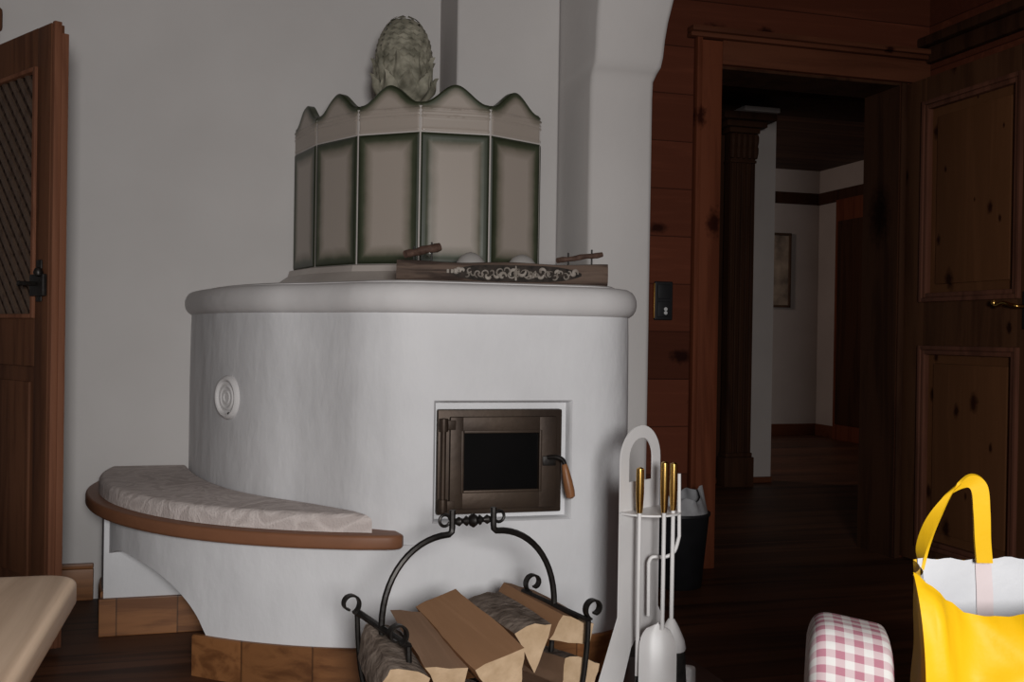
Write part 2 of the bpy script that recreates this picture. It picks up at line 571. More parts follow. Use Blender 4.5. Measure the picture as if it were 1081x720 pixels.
def norms2(pts):
    n = len(pts)
    out = []
    for i in range(n):
        t = pts[min(i + 1, n - 1)] - pts[max(i - 1, 0)]
        t.normalize()
        out.append(Vector((-t[1], t[0])))
    return out

def V2(a, b):
    return Vector((a, b))

def lerp(a, b, t):
    return a + (b - a) * t
def sstep(a, b, x):
    t = max(0.0, min(1.0, (x - a) / (b - a)))
    return t * t * (3 - 2 * t)

# =================================================================== ROOM SHELL
CEIL = 2.60
U_L, U_R = -4.0, 1.07
V_F = 3.3
HD = 0.92            # doorway width (u from 0 to HD)
HZ = 2.19            # doorway height
THK = 0.27
HALL = 2.78
mb = MB(); mb.box(V3(-4.3, 5.6, -0.06), V3(6.5, -8.5, 0.0)); struct('floor', 'dark brown wooden plank floor', mb, 'floor', cat='floor')
mb = MB(); mb.box(V3(U_L, 0, CEIL), V3(U_R + .1, V_F, CEIL + .08)); struct('ceiling', 'brown boarded wooden ceiling of the room', mb, 'ceiling', cat='ceiling')
mb = MB()
mb.box(V3(-2.98, 0, 0), V3(-0.56, -THK, CEIL + .05)); mb.box(V3(-3.9, 0, 2.06), V3(-2.98, -THK, CEIL + .05)); mb.box(V3(U_L, 0, 0), V3(-3.9, -THK, CEIL + .05))
struct('wall_back', 'white plastered back wall behind the stove', mb, 'wall')
mb = MB()
mb.box(V3(-0.56, 0, 0), V3(0, -THK, CEIL + .05)); mb.box(V3(0, 0, HZ), V3(HD, -THK, CEIL + .05)); mb.box(V3(HD, 0, 0), V3(U_R + .1, -THK, CEIL + .05))
struct('wall_back_timber', 'brown horizontal plank wall around the doorway', mb, 'planks')
mb = MB(); mb.box(V3(U_R, 0, 0), V3(U_R + .1, V_F, CEIL)); struct('wall_right', 'dark timber right wall behind the open door', mb, 'planks')
mb = MB(); mb.box(V3(U_L - .1, 0, 0), V3(U_L, V_F, CEIL)); struct('wall_left', 'white plastered left wall', mb, 'wall')
# doorway casing
mb = MB()
mb.box(V3(-0.105, 0, 0), V3(0.0, 0.028, HZ + .10), .006)
mb.box(V3(-0.125, 0, 0), V3(-0.10, 0.04, HZ + .12), .006)
struct('trim_1', 'brown wooden upright casing left of the dark doorway', mb, 'casing', cat='door casing')
mb = MB()
mb.box(V3(0.0, 0, HZ), V3(HD + .14, 0.028, HZ + .105), .006)
mb.box(V3(-0.16, 0, HZ + .105), V3(U_R, 0.05, HZ + .125), .006)
mb.box(V3(-0.16, 0, HZ + .125), V3(U_R, 0.065, HZ + .15), .008)
struct('trim_2', 'brown wooden lintel moulding above the dark doorway', mb, 'casing_h', cat='door casing')
mb = MB()
mb.box(V3(HD, 0, 0), V3(HD + .03, 0.012, HZ), .004)
mb.box(V3(HD - .004, 0, 0), V3(HD + .02, -THK, HZ))
mb.box(V3(-.02, 0, 0), V3(0.004, -THK, HZ))
mb.box(V3(0, -.002, HZ - .012), V3(HD, -THK, HZ + .01))
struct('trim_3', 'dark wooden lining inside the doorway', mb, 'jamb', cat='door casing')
# crown moulding of right wall
mb = MB()
mb.box(V3(U_R - .07, 0, 2.355), V3(U_R, V_F, 2.40), .012)
mb.box(V3(U_R - .04, 0, 2.28), V3(U_R, V_F, 2.355), .015)
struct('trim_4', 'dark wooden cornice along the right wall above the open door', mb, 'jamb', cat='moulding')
# baseboard at the left
mb = MB(); mb.box(V3(-2.86, 0, 0), V3(-2.52, 0.022, 0.115), .004); mb.box(V3(-2.86, 0, 0.115), V3(-2.52, 0.016, 0.135), .005)
struct('baseboard_back', 'brown wooden baseboard left of the stove bench', mb, 'skirt', cat='baseboard')
mb = MB(); mb.box(V3(-0.58, 0, 0), V3(-0.126, 0.02, 0.11), .004)
struct('baseboard_timber', 'brown baseboard under the plank wall behind the bin', mb, 'casing_h', cat='baseboard')
# casing of left doorway (behind the lattice door)
mb = MB()
mb.box(V3(-2.98, 0, 0), V3(-2.86, 0.03, 2.06), .006)
mb.box(V3(-3.95, 0, 2.06), V3(-2.85, 0.035, 2.15), .02, 3)
struct('trim_5', 'brown casing behind the lattice door', mb, 'ldoor', cat='door casing')

# chimney breast and pier --------------------------------------------
mb = MB(); mb.box(V3(-1.243, -.02, 1.157), V3(-0.838, 0.31, CEIL + .02), .012, 3)
struct('wall_chimney_breast', 'white plastered chimney breast rising behind the tiled stove top', mb, 'wall', cat='chimney breast')

def pier():
    mb = MB()
    u0, u1, vb = -0.835, -0.592, -0.02
    # levels: z, front v, right u
    lv = [(0.0, .655, u1), (0.6, .655, u1), (1.2, .655, u1), (1.86, .655, u1), (1.92, .66, u1), (1.945, .678, u1 + .006),
          (1.965, .70, u1 + .012), (2.0, .705, u1 + .018), (2.06, .71, u1 + .022), (2.12, .715, u1 + .030), (2.2, .73, u1 + .044), (2.3, .76, u1 + .07), (2.45, .83, u1 + .13), (CEIL, .90, u1 + .20)]
    c = .02
    rings = []
    for z, vf, ur in lv:
        ring = [V3(u0, vb, z), V3(u0, vf - c, z), V3(u0 + c * .3, vf - c * .3, z), V3(u0 + c, vf, z), V3(ur - c, vf, z), V3(ur - c * .3, vf - c * .3, z), V3(ur, vf - c, z), V3(ur, vb, z)]
        rings.append([mb.bm.verts.new(p) for p in ring])
    for A, B in zip(rings, rings[1:]):
        for k in range(8):
            mb.bm.faces.new((A[k], A[(k + 1) % 8], B[(k + 1) % 8], B[k]))
    mb.bm.faces.new(rings[0]); mb.bm.faces.new(rings[-1])
    return mb
struct('wall_pier', 'white plastered pier with a corbel between stove and plank wall', pier(), 'wall', smooth=50, cat='pier')

# =================================================================== HALL BEYOND THE DOORWAY
WI = ROOM.inverted()
def rp(px, py, Y):
    return WI @ P(px, py, Y)
far_c = rp(862, 400, 11.0)          # far corner in room-local coords
fu, fv = far_c.x, -far_c.y
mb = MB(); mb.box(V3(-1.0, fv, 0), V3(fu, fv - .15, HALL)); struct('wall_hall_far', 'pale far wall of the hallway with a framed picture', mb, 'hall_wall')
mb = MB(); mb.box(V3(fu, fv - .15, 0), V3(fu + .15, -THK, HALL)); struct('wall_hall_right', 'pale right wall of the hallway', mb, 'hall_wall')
mb = MB(); mb.box(V3(-1.2, -THK, HALL), V3(6.0, fv - .2, HALL + .08)); struct('ceiling_hall', 'dark boarded ceiling of the hallway', mb, 'ceiling', cat='ceiling')
mb = MB(); mb.box(V3(-1.0, fv, 2.42), V3(fu, fv + .03, 2.54), .006); mb.box(V3(fu, fv, 2.42), V3(fu - .03, fv + .9, 2.54), .006)
struct('trim_6', 'dark wooden picture rail across the far hallway wall', mb, 'jamb', cat='moulding')
mb = MB(); mb.box(V3(-1.0, fv, 0), V3(fu, fv + .02, 0.12), .004); mb.box(V3(fu, fv, 0), V3(fu - .02, fv + .42, 0.12), .004)
struct('baseboard_hall', 'dark baseboard along the far hallway wall', mb, 'casing_h', cat='baseboard')
# white wall end and fluted column
e0, e1 = rp(790, 400, 7.3), rp(815, 400, 7.3)
wv = -e1.y
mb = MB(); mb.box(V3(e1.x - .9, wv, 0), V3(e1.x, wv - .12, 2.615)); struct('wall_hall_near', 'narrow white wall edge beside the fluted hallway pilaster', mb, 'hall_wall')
mb = MB(); mb.box(V3(e1.x - .9, wv + .02, 0), V3(e1.x, wv, 0.04), .004)
struct('baseboard_hall_near', 'thin wooden skirting under the white hallway wall edge', mb, 'casing_h', cat='baseboard')
mb = MB(); mb.box(V3(e1.x - .95, wv + .36, 2.615), V3(fu, wv - .2, HALL), .006); struct('trim_7', 'dark beam over the hallway pilaster', mb, 'jamb', cat='beam')
c0 = rp(780.5, 400, 7.05)
mb = MB(); mb.box(V3(c0.x - .9, wv + .014, 0), V3(c0.x + .06, wv + .0005, 2.614)); struct('wall_hall_left', 'dark timber boarding left of the hallway pilaster', mb, 'jamb')
pil = thing('fluted_pilaster', 'dark fluted wooden pilaster with carved capital just inside the doorway', 'pilaster', V3(c0.x, -c0.y, 0), ROOM)
cu, cv = c0.x, -c0.y
wz0, wz1 = 0.0, 2.19
mb = MB()
hw = .092
outl = []
nfl = 5
fw = 2 * hw / nfl
outl.append((-hw, 0.08))
outl.append((-hw, -0.0))
for k in range(nfl):
    xs = -hw + k * fw
    for a in range(7):
        t = a / 6
        x = xs + fw * (0.14 + 0.72 * t)
        outl.append((x, 0.0 + 0.014 * math.sin(PI * t)))
outl.append((hw, 0.0)); outl.append((hw, 0.08))
pts = [(cu + x, -cv + y) for x, y in outl]
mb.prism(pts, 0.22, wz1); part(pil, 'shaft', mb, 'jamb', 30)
mb = MB(); mb.box(V3(cu - .11, cv + .02, 0), V3(cu + .11, cv - .09, .2), .006); mb.box(V3(cu - .10, cv + .012, .2), V3(cu + .10, cv - .085, .23), .008); part(pil, 'base', mb, 'jamb')
mb = MB()
mb.box(V3(cu - .098, cv + .012, wz1), V3(cu + .098, cv - .085, wz1 + .02), .006)
for k in range(5):
    x = cu - .084 + k * .042
    for row in range(2):
        mb.lathe([(0, -.05), (.016, -.045), (.023, -.01), (.024, .02), (.018, .04), (.0, .05)], (x, -cv - .012 - row * .004, wz1 + .075 + row * .075), 8)
mb.box(V3(cu - .09, cv + .005, wz1 + .02), V3(cu + .09, cv - .085, wz1 + .2), .004)
part(pil, 'capital', mb, 'jamb')
mb = MB()
for k, (o_, z0_, z1_) in enumerate([(.025, .20, .235), (.06, .235, .275), (.105, .275, .325)]):
    mb.box(V3(cu - .09 - o_, cv + o_, wz1 + z0_), V3(cu + .09 + o_, cv - .09, wz1 + z1_), .008)
part(pil, 'entablature', mb, 'jamb')
mb = MB(); mb.box(V3(cu - .06, cv + .13, wz1 + .326), V3(cu + .20, cv - .09, wz1 + .358), .003); part(pil, 'cap_slab', mb, 'hall_wall', label='pale slab on top of the pilaster')
# wardrobe / door in hall right wall
wd = thing('hallway_cupboard', 'tall dark wooden cupboard at the far right of the hallway', 'cupboard', V3(fu - .02, fv + .9, 0), ROOM)
mb = MB(); mb.box(V3(fu - .002, fv + .44, 0), V3(fu - .09, fv + 1.5, 2.42), .006); part(wd, 'carcass', mb, 'casing')
mb = MB(); mb.box(V3(fu - .09, fv + .50, .16), V3(fu - .105, fv + .95, 2.2), .006); part(wd, 'door', mb, 'jamb')
mb = MB(); mb.box(V3(fu - .09, fv + .99, .16), V3(fu - .105, fv + 1.44, 2.2), .006); part(wd, 'door', mb, 'jamb')
# picture on far wall
pc0 = rp(832, 247, 10.95); pc1 = rp(832, 325, 10.95)
pz1, pz0 = pc0.z, pc1.z
pu1 = pc0.x; pu0 = pu1 - .5
pt = thing('framed_picture', 'narrow framed print on the far hallway wall', 'picture', V3((pu0 + pu1) / 2, fv, pz0), ROOM)
mb = MB()
for a, b_ in (((pu0, pz0), (pu1, pz0 + .025)), ((pu0, pz1 - .025), (pu1, pz1)), ((pu0, pz0), (pu0 + .025, pz1)), ((pu1 - .025, pz0), (pu1, pz1))):
    mb.box(V3(a[0], fv, a[1]), V3(b_[0], fv + .03, b_[1]), .003)
part(pt, 'frame', mb, 'pframe')
mb = MB(); mb.box(V3(pu0 + .02, fv + .002, pz0 + .02), V3(pu1 - .02, fv + .012, pz1 - .02)); part(pt, 'print', mb, 'paper')
# =================================================================== OPEN DOOR AT THE RIGHT (hinged on doorway)
dr = thing('open_panel_door', 'dark knotty pine door standing open at the right of the doorway', 'door', V3(.97, .45, 0), ROOM)
FU = 0.952    # face towards the room
Zp = [(.10, .966), (1.195, 2.06)]
va, vb_ = .144, .712
V0, V1 = .004, .86
mb = MB()
mb.box(V3(FU, V0, .012), V3(FU + .042, va, 2.185), .003)
mb.box(V3(FU, vb_, .012), V3(FU + .042, V1, 2.185), .003)
mb.box(V3(FU, va, .012), V3(FU + .042, vb_, Zp[0][0]), .001)
mb.box(V3(FU, va, Zp[0][1]), V3(FU + .042, vb_, Zp[1][0]), .001)
mb.box(V3(FU, va, Zp[1][1]), V3(FU + .042, vb_, 2.185), .001)
part(dr, 'door_leaf', mb, 'door')
for (z0, z1) in Zp:
    mb = MB()
    mb.box(V3(FU + .018, va, z0), V3(FU + .028, vb_, z1))
    mb.box(V3(FU + .010, va + .06, z0 + .06), V3(FU + .026, vb_ - .06, z1 - .06), .007)
    part(dr, 'door_panel', mb, 'door_panel')
    mb = MB()
    for dx, prot in ((0.0, .016), (.02, .010)):
        a0, a1, b0, b1 = va - .018 + dx, vb_ + .018 - dx, z0 - .018 + dx, z1 + .018 - dx
        w = .02
        mb.box(V3(FU - prot, a0, b0), V3(FU + .02, a0 + w, b1), .005)
        mb.box(V3(FU - prot, a1 - w, b0), V3(FU + .02, a1, b1), .005)
        mb.box(V3(FU - prot, a0 + w, b0), V3(FU + .02, a1 - w, b0 + w), .005)
        mb.box(V3(FU - prot, a0 + w, b1 - w), V3(FU + .02, a1 - w, b1), .005)
    part(dr, 'panel_moulding', mb, 'door_mould')
hz = 1.145
mb = MB()
mb.box(V3(FU - .006, .745, hz - .09), V3(FU + .001, .785, hz + .06), .003)
part(dr, 'lock_plate', mb, 'iron')
mb = MB()
pp = cat_rom([V3(FU - .002, .765, hz), V3(FU - .045, .765, hz), V3(FU - .055, .74, hz + .006), V3(FU - .055, .70, hz + .014), V3(FU - .055, .665, hz + .004), V3(FU - .052, .645, hz + .012)], 5)
mb.tube(pp, .008, 10)
mb.lathe([(0, -.012), (.01, -.008), (.012, 0), (.008, .01), (0, .012)], V3(FU - .052, .643, hz + .016), 12)
part(dr, 'door_handle', mb, 'brass', label='small metal lever handle')

# =================================================================== LATTICE DOOR AT THE LEFT
na = P(57, 22.5, 3.18); nb = P(-2, 40.5, 3.46)
tipx = Vector((na.x, na.y, 0)); dirv = Vector((nb.x - na.x, nb.y - na.y, 0)).normalized()
ang = math.atan2(dirv.y, dirv.x)
LD = Matrix.Translation(tipx) @ Matrix.Rotation(ang, 4, 'Z')     # x from lock edge to hinge edge, +y ... towards camera side?
ztop = na.z
# face towards the camera: find the sign
side = 1 if (LD.to_3x3() @ Vector((0, 1, 0))).dot(Vector((0, 0, 0)) - tipx) > 0 else -1
def LP(x, y, z):
    return Vector((x, side * y, z))
ld = thing('lattice_door', 'reddish pine door with a diagonal lattice panel standing ajar at left', 'door', LP(.4, 0, 0), LD)
LW = .80
sw = .112
lz0, lz1 = 1.03, ztop - .12
mb = MB()
mb.box(LP(.018, 0, .015), LP(sw, -.042, ztop), .003)
mb.box(LP(LW - sw, 0, .015), LP(LW, -.042, ztop), .003)
mb.box(LP(sw, 0, ztop - .12), LP(LW - sw, -.042, ztop), .001)
mb.box(LP(sw, 0, .88), LP(LW - sw, -.042, lz0), .001)
mb.box(LP(sw, 0, .015), LP(LW - sw, -.042, .16), .001)
part(ld, 'door_leaf', mb, 'ldoor')
mb = MB()
mb.box(LP(0.0, -.004, .015), LP(.018, -.026, ztop + .004), .002)
mb.box(LP(-.004, -.024, .015), LP(.016, -.046, ztop - .03), .002)
part(ld, 'rebate_edge', mb, 'ldoor_edge', label='paler stepped closing edge of the lattice door')
mb = MB(); mb.box(LP(sw, -.014, .16), LP(LW - sw, -.03, .88)); mb.box(LP(sw + .05, -.006, .21), LP(LW - sw - .05, -.02, .83), .006); part(ld, 'door_panel', mb, 'ldoor')
mb = MB()
b = .014
mb.box(LP(sw - .004, .010, lz0), LP(sw + b, -.012, lz1), .004); mb.box(LP(LW - sw - b, .01, lz0), LP(LW - sw, -.012, lz1), .004)
mb.box(LP(sw + b, .01, lz0), LP(LW - sw - b, -.012, lz0 + b), .004); mb.box(LP(sw + b, .01, lz1 - b), LP(LW - sw - b, -.012, lz1), .004)
part(ld, 'lattice_frame', mb, 'ldoor_edge')
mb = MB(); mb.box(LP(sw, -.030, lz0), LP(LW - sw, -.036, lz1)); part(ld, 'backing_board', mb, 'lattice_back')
def lattice(sgn, y0, y1):
    mb = MB()
    x0, x1 = sw + b * .5, LW - sw - b * .5
    step = .062; w = .0085
    k = -60
    for k in range(-60, 60):
        c = k * step
        # line: z - zc = sgn*slope*(x-x0)+c
        sl = 1.05 * sgn
        segs = []
        za, zb = lz0 + c, lz0 + c + sl * (x1 - x0)
        # clip in z to [lz0, lz1]
        t0, t1 = 0.0, 1.0
        dz = zb - za
        for lim, up in ((lz0 + .004, False), (lz1 - .004, True)):
            tt = (lim - za) / dz
            inside_a = (za <= lim) if up else (za >= lim)
            inside_b = (zb <= lim) if up else (zb >= lim)
            if not inside_a and not inside_b:
                t1 = -1
            elif not inside_a:
                t0 = max(t0, tt)
            elif not inside_b:
                t1 = min(t1, tt)
        if t1 - t0 < .01:
            continue
        A = (lerp(x0, x1, t0), lerp(za, zb, t0)); B = (lerp(x0, x1, t1), lerp(za, zb, t1))
        d = Vector((B[0] - A[0], B[1] - A[1])).normalized(); nn = Vector((-d.y, d.x)) * w
        q = [(A[0] + nn.x, A[1] + nn.y), (A[0] - nn.x, A[1] - nn.y), (B[0] - nn.x, B[1] - nn.y), (B[0] + nn.x, B[1] + nn.y)]
        pts = [LP(x, y1, z) for x, z in q] + [LP(x, y0, z) for x, z in q]
        mb.poly(pts, [(0, 1, 2, 3), (4, 5, 6, 7), (0, 1, 5, 4), (1, 2, 6, 5), (2, 3, 7, 6), (3, 0, 4, 7)])
    return mb
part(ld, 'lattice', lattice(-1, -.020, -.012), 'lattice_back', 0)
part(ld, 'lattice', lattice(1, -.012, -.003), 'lattice', 0)
lkz = P(42, 300, 3.24).z
mb = MB()
mb.box(LP(.055, 0, lkz - .055), LP(.092, .006, lkz + .075), .003)
mb.box(LP(.020, .001, lkz - .038), LP(.115, .016, lkz + .03), .004)
part(ld, 'lock_case', mb, 'iron')
mb = MB()
mb.tube(cat_rom([LP(.075, .01, lkz), LP(.075, .05, lkz), LP(.085, .055, lkz), LP(.095, .055, lkz - .004), LP(.105, .05, lkz + .004)], 5), .007, 8)
mb.lathe([(0, -.014), (.012, -.01), (.015, 0), (.01, .012), (0, .016)], LP(.045, .018, lkz + .035), 10)
part(ld, 'door_handle', mb, 'iron')

# =================================================================== STOVE
FRONT = 1.232
left = cat_rom([V2(-2.19, .004), V2(-2.165, .18), V2(-2.11, .43), V2(-2.03, .65), V2(-1.94, .81), V2(-1.855, .905), V2(-1.775, 1.02), V2(-1.705, 1.135), V2(-1.62, 1.207)], 4)
front = [V2(-1.575, 1.225), V2(-1.54, FRONT)] + [V2(x, FRONT) for x in (-1.503, -1.42, -1.30, -1.18, -1.087)] + [V2(-1.065, FRONT)]
cx_, cr = -1.046, .20
right = [V2(cx_ + cr * math.sin(a), FRONT - cr + cr * math.cos(a)) for a in [R(t) for t in (8, 20, 32, 44, 56, 68, 80, 90)]] + [V2(-.846, .85), V2(-.848, .70)]
OUT = left + front + right
ON = norms2(OUT)
iA = min(range(len(OUT)), key=lambda i: (OUT[i] - V2(-1.503, FRONT)).length)
iB = min(range(len(OUT)), key=lambda i: (OUT[i] - V2(-1.087, FRONT)).length)
NZ0, NZ1 = .462, .812
ST = Vector((-1.45, -.62, 0))
stove = thing('tiled_stove', 'white plastered masonry stove with fire door, curved bench and green-edged tiled top', 'stove', ST, ROOM)

def offp(i, off):
    # damp sideways shift at wall ends
    return OUT[i] + ON[i] * off
def loft_out(mb, levels, hole=None, close_top=True):
    rings = []
    for z, off in levels:
        e_ = offp(len(OUT) - 1, off)
        row = [V3(offp(i, off)[0], max(.004, offp(i, off)[1]), z) for i in range(len(OUT))] + [V3(min(e_[0], -.85), .662, z), V3(-.85, .004, z)]
        rings.append([mb.bm.verts.new(p) for p in row])
    for li in range(len(levels) - 1):
        A, B = rings[li], rings[li + 1]
        for i in range(len(OUT) - 1):
            if hole and iA <= i < iB and abs(levels[li][0]) >= NZ0 - 1e-4 and levels[li + 1][0] <= NZ1 + 1e-4 and levels[li][0] < NZ1 - 1e-4:
                continue
            mb.bm.faces.new((A[i], A[i + 1], B[i + 1], B[i]))
        for k in range(len(OUT) - 1, len(OUT) + 2):
            mb.bm.faces.new((A[k], A[(k + 1) % len(A)], B[(k + 1) % len(A)], B[k]))
    if close_top:
        mb.bm.faces.new(rings[-1])
    return rings
mb = MB()
lv = [(0.0, .0), (.2, .0), (NZ0, 0), (.55, 0), (.64, 0), (.72, 0), (NZ1, 0), (.9, -.001), (1.0, -.002), (1.065, -.004)]
rings = loft_out(mb, lv, hole=True)
# recess
DN = .035
zi = [k for k, (z, o) in enumerate(lv) if NZ0 - 1e-4 <= z <= NZ1 + 1e-4]
edge_loop = [rings[zi[0]][i] for i in range(iA, iB + 1)] + [rings[k][iB] for k in zi[1:]] + [rings[zi[-1]][i] for i in range(iB - 1, iA - 1, -1)] + [rings[k][iA] for k in zi[-2:0:-1]]
cu_, cz_ = (-1.503 - 1.087) / 2, (NZ0 + NZ1) / 2
prev = edge_loop
for d, sc in ((.004, .985), (.012, .965), (DN, .955)):
    cur = []
    for v in edge_loop:
        cur.append(mb.bm.verts.new(Vector((cu_ + (v.co.x - cu_) * sc, -(FRONT - d), cz_ + (v.co.z - cz_) * sc))))
    n = len(cur)
    for k in range(n):
        mb.bm.faces.new((prev[k], prev[(k + 1) % n], cur[(k + 1) % n], cur[k]))
    prev = cur
mb.bm.faces.new(prev)
part(stove, 'body', mb, 'stove', 50)
# rim
mb = MB()
prof = [(1.058, -.012), (1.060, .0), (1.068, .011), (1.081, .019), (1.096, .022), (1.112, .021), (1.126, .016), (1.138, .007), (1.145, -.006), (1.147, -.02), (1.147, -.05)]
loft_out(mb, prof)
part(stove, 'rim', mb, 'rim', 60)
TOPZ = 1.147
# top lip
mb = MB()
loft_out(mb, [(TOPZ - .005, -.045), (TOPZ + .004, -.045), (TOPZ + .008, -.055)])
part(stove, 'top_slab', mb, 'rim', 50)

# rosette on the body's left flank
ii = min(range(len(left)), key=lambda i: (left[i] - V2(-2.125, .44)).length)
rosp = rp(243, 419, 3.6)
# intersect sight line with flank curve
best = None
camr = WI @ Vector((0, 0, CAM_H))
for i in range(len(left) - 1):
    for k in range(10):
        q = left[i].lerp(left[i + 1], k / 10)
        wq = ROOM @ V3(q[0], q[1], .8)
        px = 540.5 + FPX * wq.x / wq.y
        if best is None or abs(px - 244) < best[0]:
            best = (abs(px - 244), q, (ON[i]), wq)
q, nq, wq = best[1], best[2], best[3]
rz = CAM_H - (419 - 349) / FPX * wq.y
nq = (nq * .88 + V2(.10, .55) * .22).normalized()
q = q + nq * .010
fr_m = Matrix.Translation(V3(q[0], q[1], rz)) @ Vector((nq[0], -nq[1], 0)).to_track_quat('Z', 'Y').to_matrix().to_4x4() @ Matrix.Scale(.84, 4)
mb = MB()
mb.lathe([(0, .004), (.014, .004), (.018, .007), (.024, .007), (.028, .004), (.036, .004), (.041, .007), (.046, .007), (.051, .003), (.060, .003), (.066, .011), (.072, .013), (.079, .009), (.086, -.002), (.09, -.06)], (0, 0, 0), 40, fr_m)
part(stove, 'rosette', mb, 'rim', 30)
mb = MB()
mb.lathe([(0, .008), (.004, .007), (.005, .0), (.005, -.02)], (0.028, -.060, 0.006), 10, fr_m)
part(stove, 'rosette_pin', mb, 'black', label='small dark pin in the rosette')

# ---- bench
BO = cat_rom([V2(-2.505, .0), V2(-2.525, .18), V2(-2.51, .38), V2(-2.45, .60), V2(-2.35, .80), V2(-2.22, .97), V2(-2.07, 1.10), V2(-1.90, 1.20), V2(-1.74, 1.262), V2(-1.64, 1.285)], 5)
BN = norms2(BO)
BZ0, BZ1 = .402, .443
end_ = [V2(-1.615, 1.286), V2(-1.597, 1.278), V2(-1.59, 1.262), V2(-1.60, 1.20)]
plate = [p for p in BO] + end_ + [V2(-1.85, .7), V2(-2.1, .02)]
mb = MB(); mb.prism([(p[0], -p[1]) for p in plate], BZ0, BZ1, .010, 4)
part(stove, 'bench_seat', mb, 'seat', 40, label='reddish brown wooden seat board of the curved bench')

# base sheet with arch
INS = .055
bs = [BO[i] - BN[i] * INS for i in range(len(BO))]
bs = bs + [V2(-1.57, 1.2335), V2(-1.51, 1.2325)]
# densify with arclength
def resample(pts, step):
    out = [pts[0]]; s = [0.0]; acc = 0.0
    for a, b in zip(pts, pts[1:]):
        L = (b - a).length
        k = max(1, int(round(L / step)))
        for j in range(1, k + 1):
            out.append(a.lerp(b, j / k)); acc += L / k; s.append(acc)
    return out, s
bp_, bl = resample(bs, .012)
def near(pt):
    return bl[min(range(len(bp_)), key=lambda i: (bp_[i] - pt).length)]
a0 = near(V2(-2.44, .44)); a1 = near(V2(-2.13, 1.0))
def archz(s):
    if s <= a0 or s >= a1:
        return 0.0
    t = (s - a0) / (a1 - a0)
    zl = .262 + .040 * sstep(0, .35, t)
    left_r = .10
    y = 1.0
    if t < .12:
        y = .62 + .38 * math.sqrt(max(0, 1 - ((.12 - t) / .12) ** 2))
    r_ = (max(0.0, t - .18) / .82)
    fall = (max(0.0, 1 - r_ ** 2.9)) ** .62
    return .10 + (zl - .10) * y * fall
bnn = norms2(bp_)
T = .075
mb = MB()
def sheet(mb, i0, i1, ztop_, zf):
    rows = []
    for i in range(i0, i1 + 1):
        o = bp_[i]; q = bp_[i] - bnn[i] * T
        zb = zf(bl[i])
        rows.append([mb.bm.verts.new(V3(o[0], o[1], zb)), mb.bm.verts.new(V3(o[0], o[1], lerp(zb, ztop_, .5))), mb.bm.verts.new(V3(o[0], o[1], ztop_)), mb.bm.verts.new(V3(q[0], q[1], ztop_)), mb.bm.verts.new(V3(q[0], q[1], zb))])
    for A, B in zip(rows, rows[1:]):
        for k in range(5):
            mb.bm.faces.new((A[k], A[(k + 1) % 5], B[(k + 1) % 5], B[k]))
    mb.bm.faces.new(rows[0]); mb.bm.faces.new(rows[-1])
ia0 = max(i for i in range(len(bl)) if bl[i] <= a0 + 1e-6)
ia1 = min(i for i in range(len(bl)) if bl[i] >= a1 - 1e-6)
sheet(mb, 0, ia0, BZ0 + .002, lambda s: 0.0)
sheet(mb, ia0, ia1, BZ0 + .002, lambda s: max(archz(s), archz(min(max(s, a0 + .004), a1 - .004))))
sheet(mb, ia1, len(bp_) - 1, BZ0 + .002, lambda s: 0.0)
# back block of the arch niche
mb.box(V3(-2.44, .0, 0), V3(-2.08, .505, BZ0 + .002))
part(stove, 'bench_base', mb, 'stove', 40)

# skirting : right piece follows bench base then stove front and flank
def skirt(mb, path, h, th, step=1):
    nn_ = norms2(path)
    rows = []
    for p, n_ in zip(path, nn_):
        a = p + n_ * th; b = p - n_ * .004
        rows.append([mb.bm.verts.new(V3(a[0], a[1], 0)), mb.bm.verts.new(V3(a[0], a[1], h - .004)), mb.bm.verts.new(V3((a[0] * .75 + b[0] * .25), (a[1] * .75 + b[1] * .25), h)), mb.bm.verts.new(V3(b[0], b[1], h)), mb.bm.verts.new(V3(b[0], b[1], 0))])
    for A, B in zip(rows, rows[1:]):
        for k in range(5):
            mb.bm.faces.new((A[k], A[(k + 1) % 5], B[(k + 1) % 5], B[k]))
    mb.bm.faces.new(rows[0]); mb.bm.faces.new(rows[-1])
i_start = min(range(len(bp_)), key=lambda i: abs(bl[i] - (a1 - .035)))
path = [bp_[i] for i in range(i_start, len(bp_) - 12, 7)]
path = [p for p in path if p[0] < -1.66]
path += [V2(-1.60, 1.234), V2(-1.5, FRONT + .002), V2(-1.2, FRONT + .002), V2(-1.065, FRONT)] + [V2(p[0], p[1]) for p in right[:8]] + [V2(-.848, .70)]
path2 = []
for p in path:
    if not path2 or (p - path2[-1]).length > .02:
        path2.append(p)
mb = MB(); skirt(mb, path2, .118, .016); part(stove, 'skirting', mb, 'skirt', 15, label='oak skirting round the foot of stove and bench')
mb = MB(); mb.box(V3(-2.452, .50, 0), V3(-2.07, .522, .122), .003)
part(stove, 'skirting', mb, 'skirt', 15)
mb = MB(); skirt(mb, [bp_[i] for i in range(0, ia0 + 1, 8)], .122, .01); part(stove, 'skirting', mb, 'skirt', 15)

# ---- fire door
fu0, fu1, fz0, fz1 = -1.488, -1.114, .483, .785
yf = FRONT - DN
mb = MB()
mb.box(V3(fu0, yf - .01, fz0), V3(fu1, yf + .022, fz1), .006)
fd = part(stove, 'fire_door', mb, 'firedoor')
BASE[fd.name] = ST
mb = MB()
wu0, wu1, wz_0, wz_1 = -1.415, -1.190, .555, .718
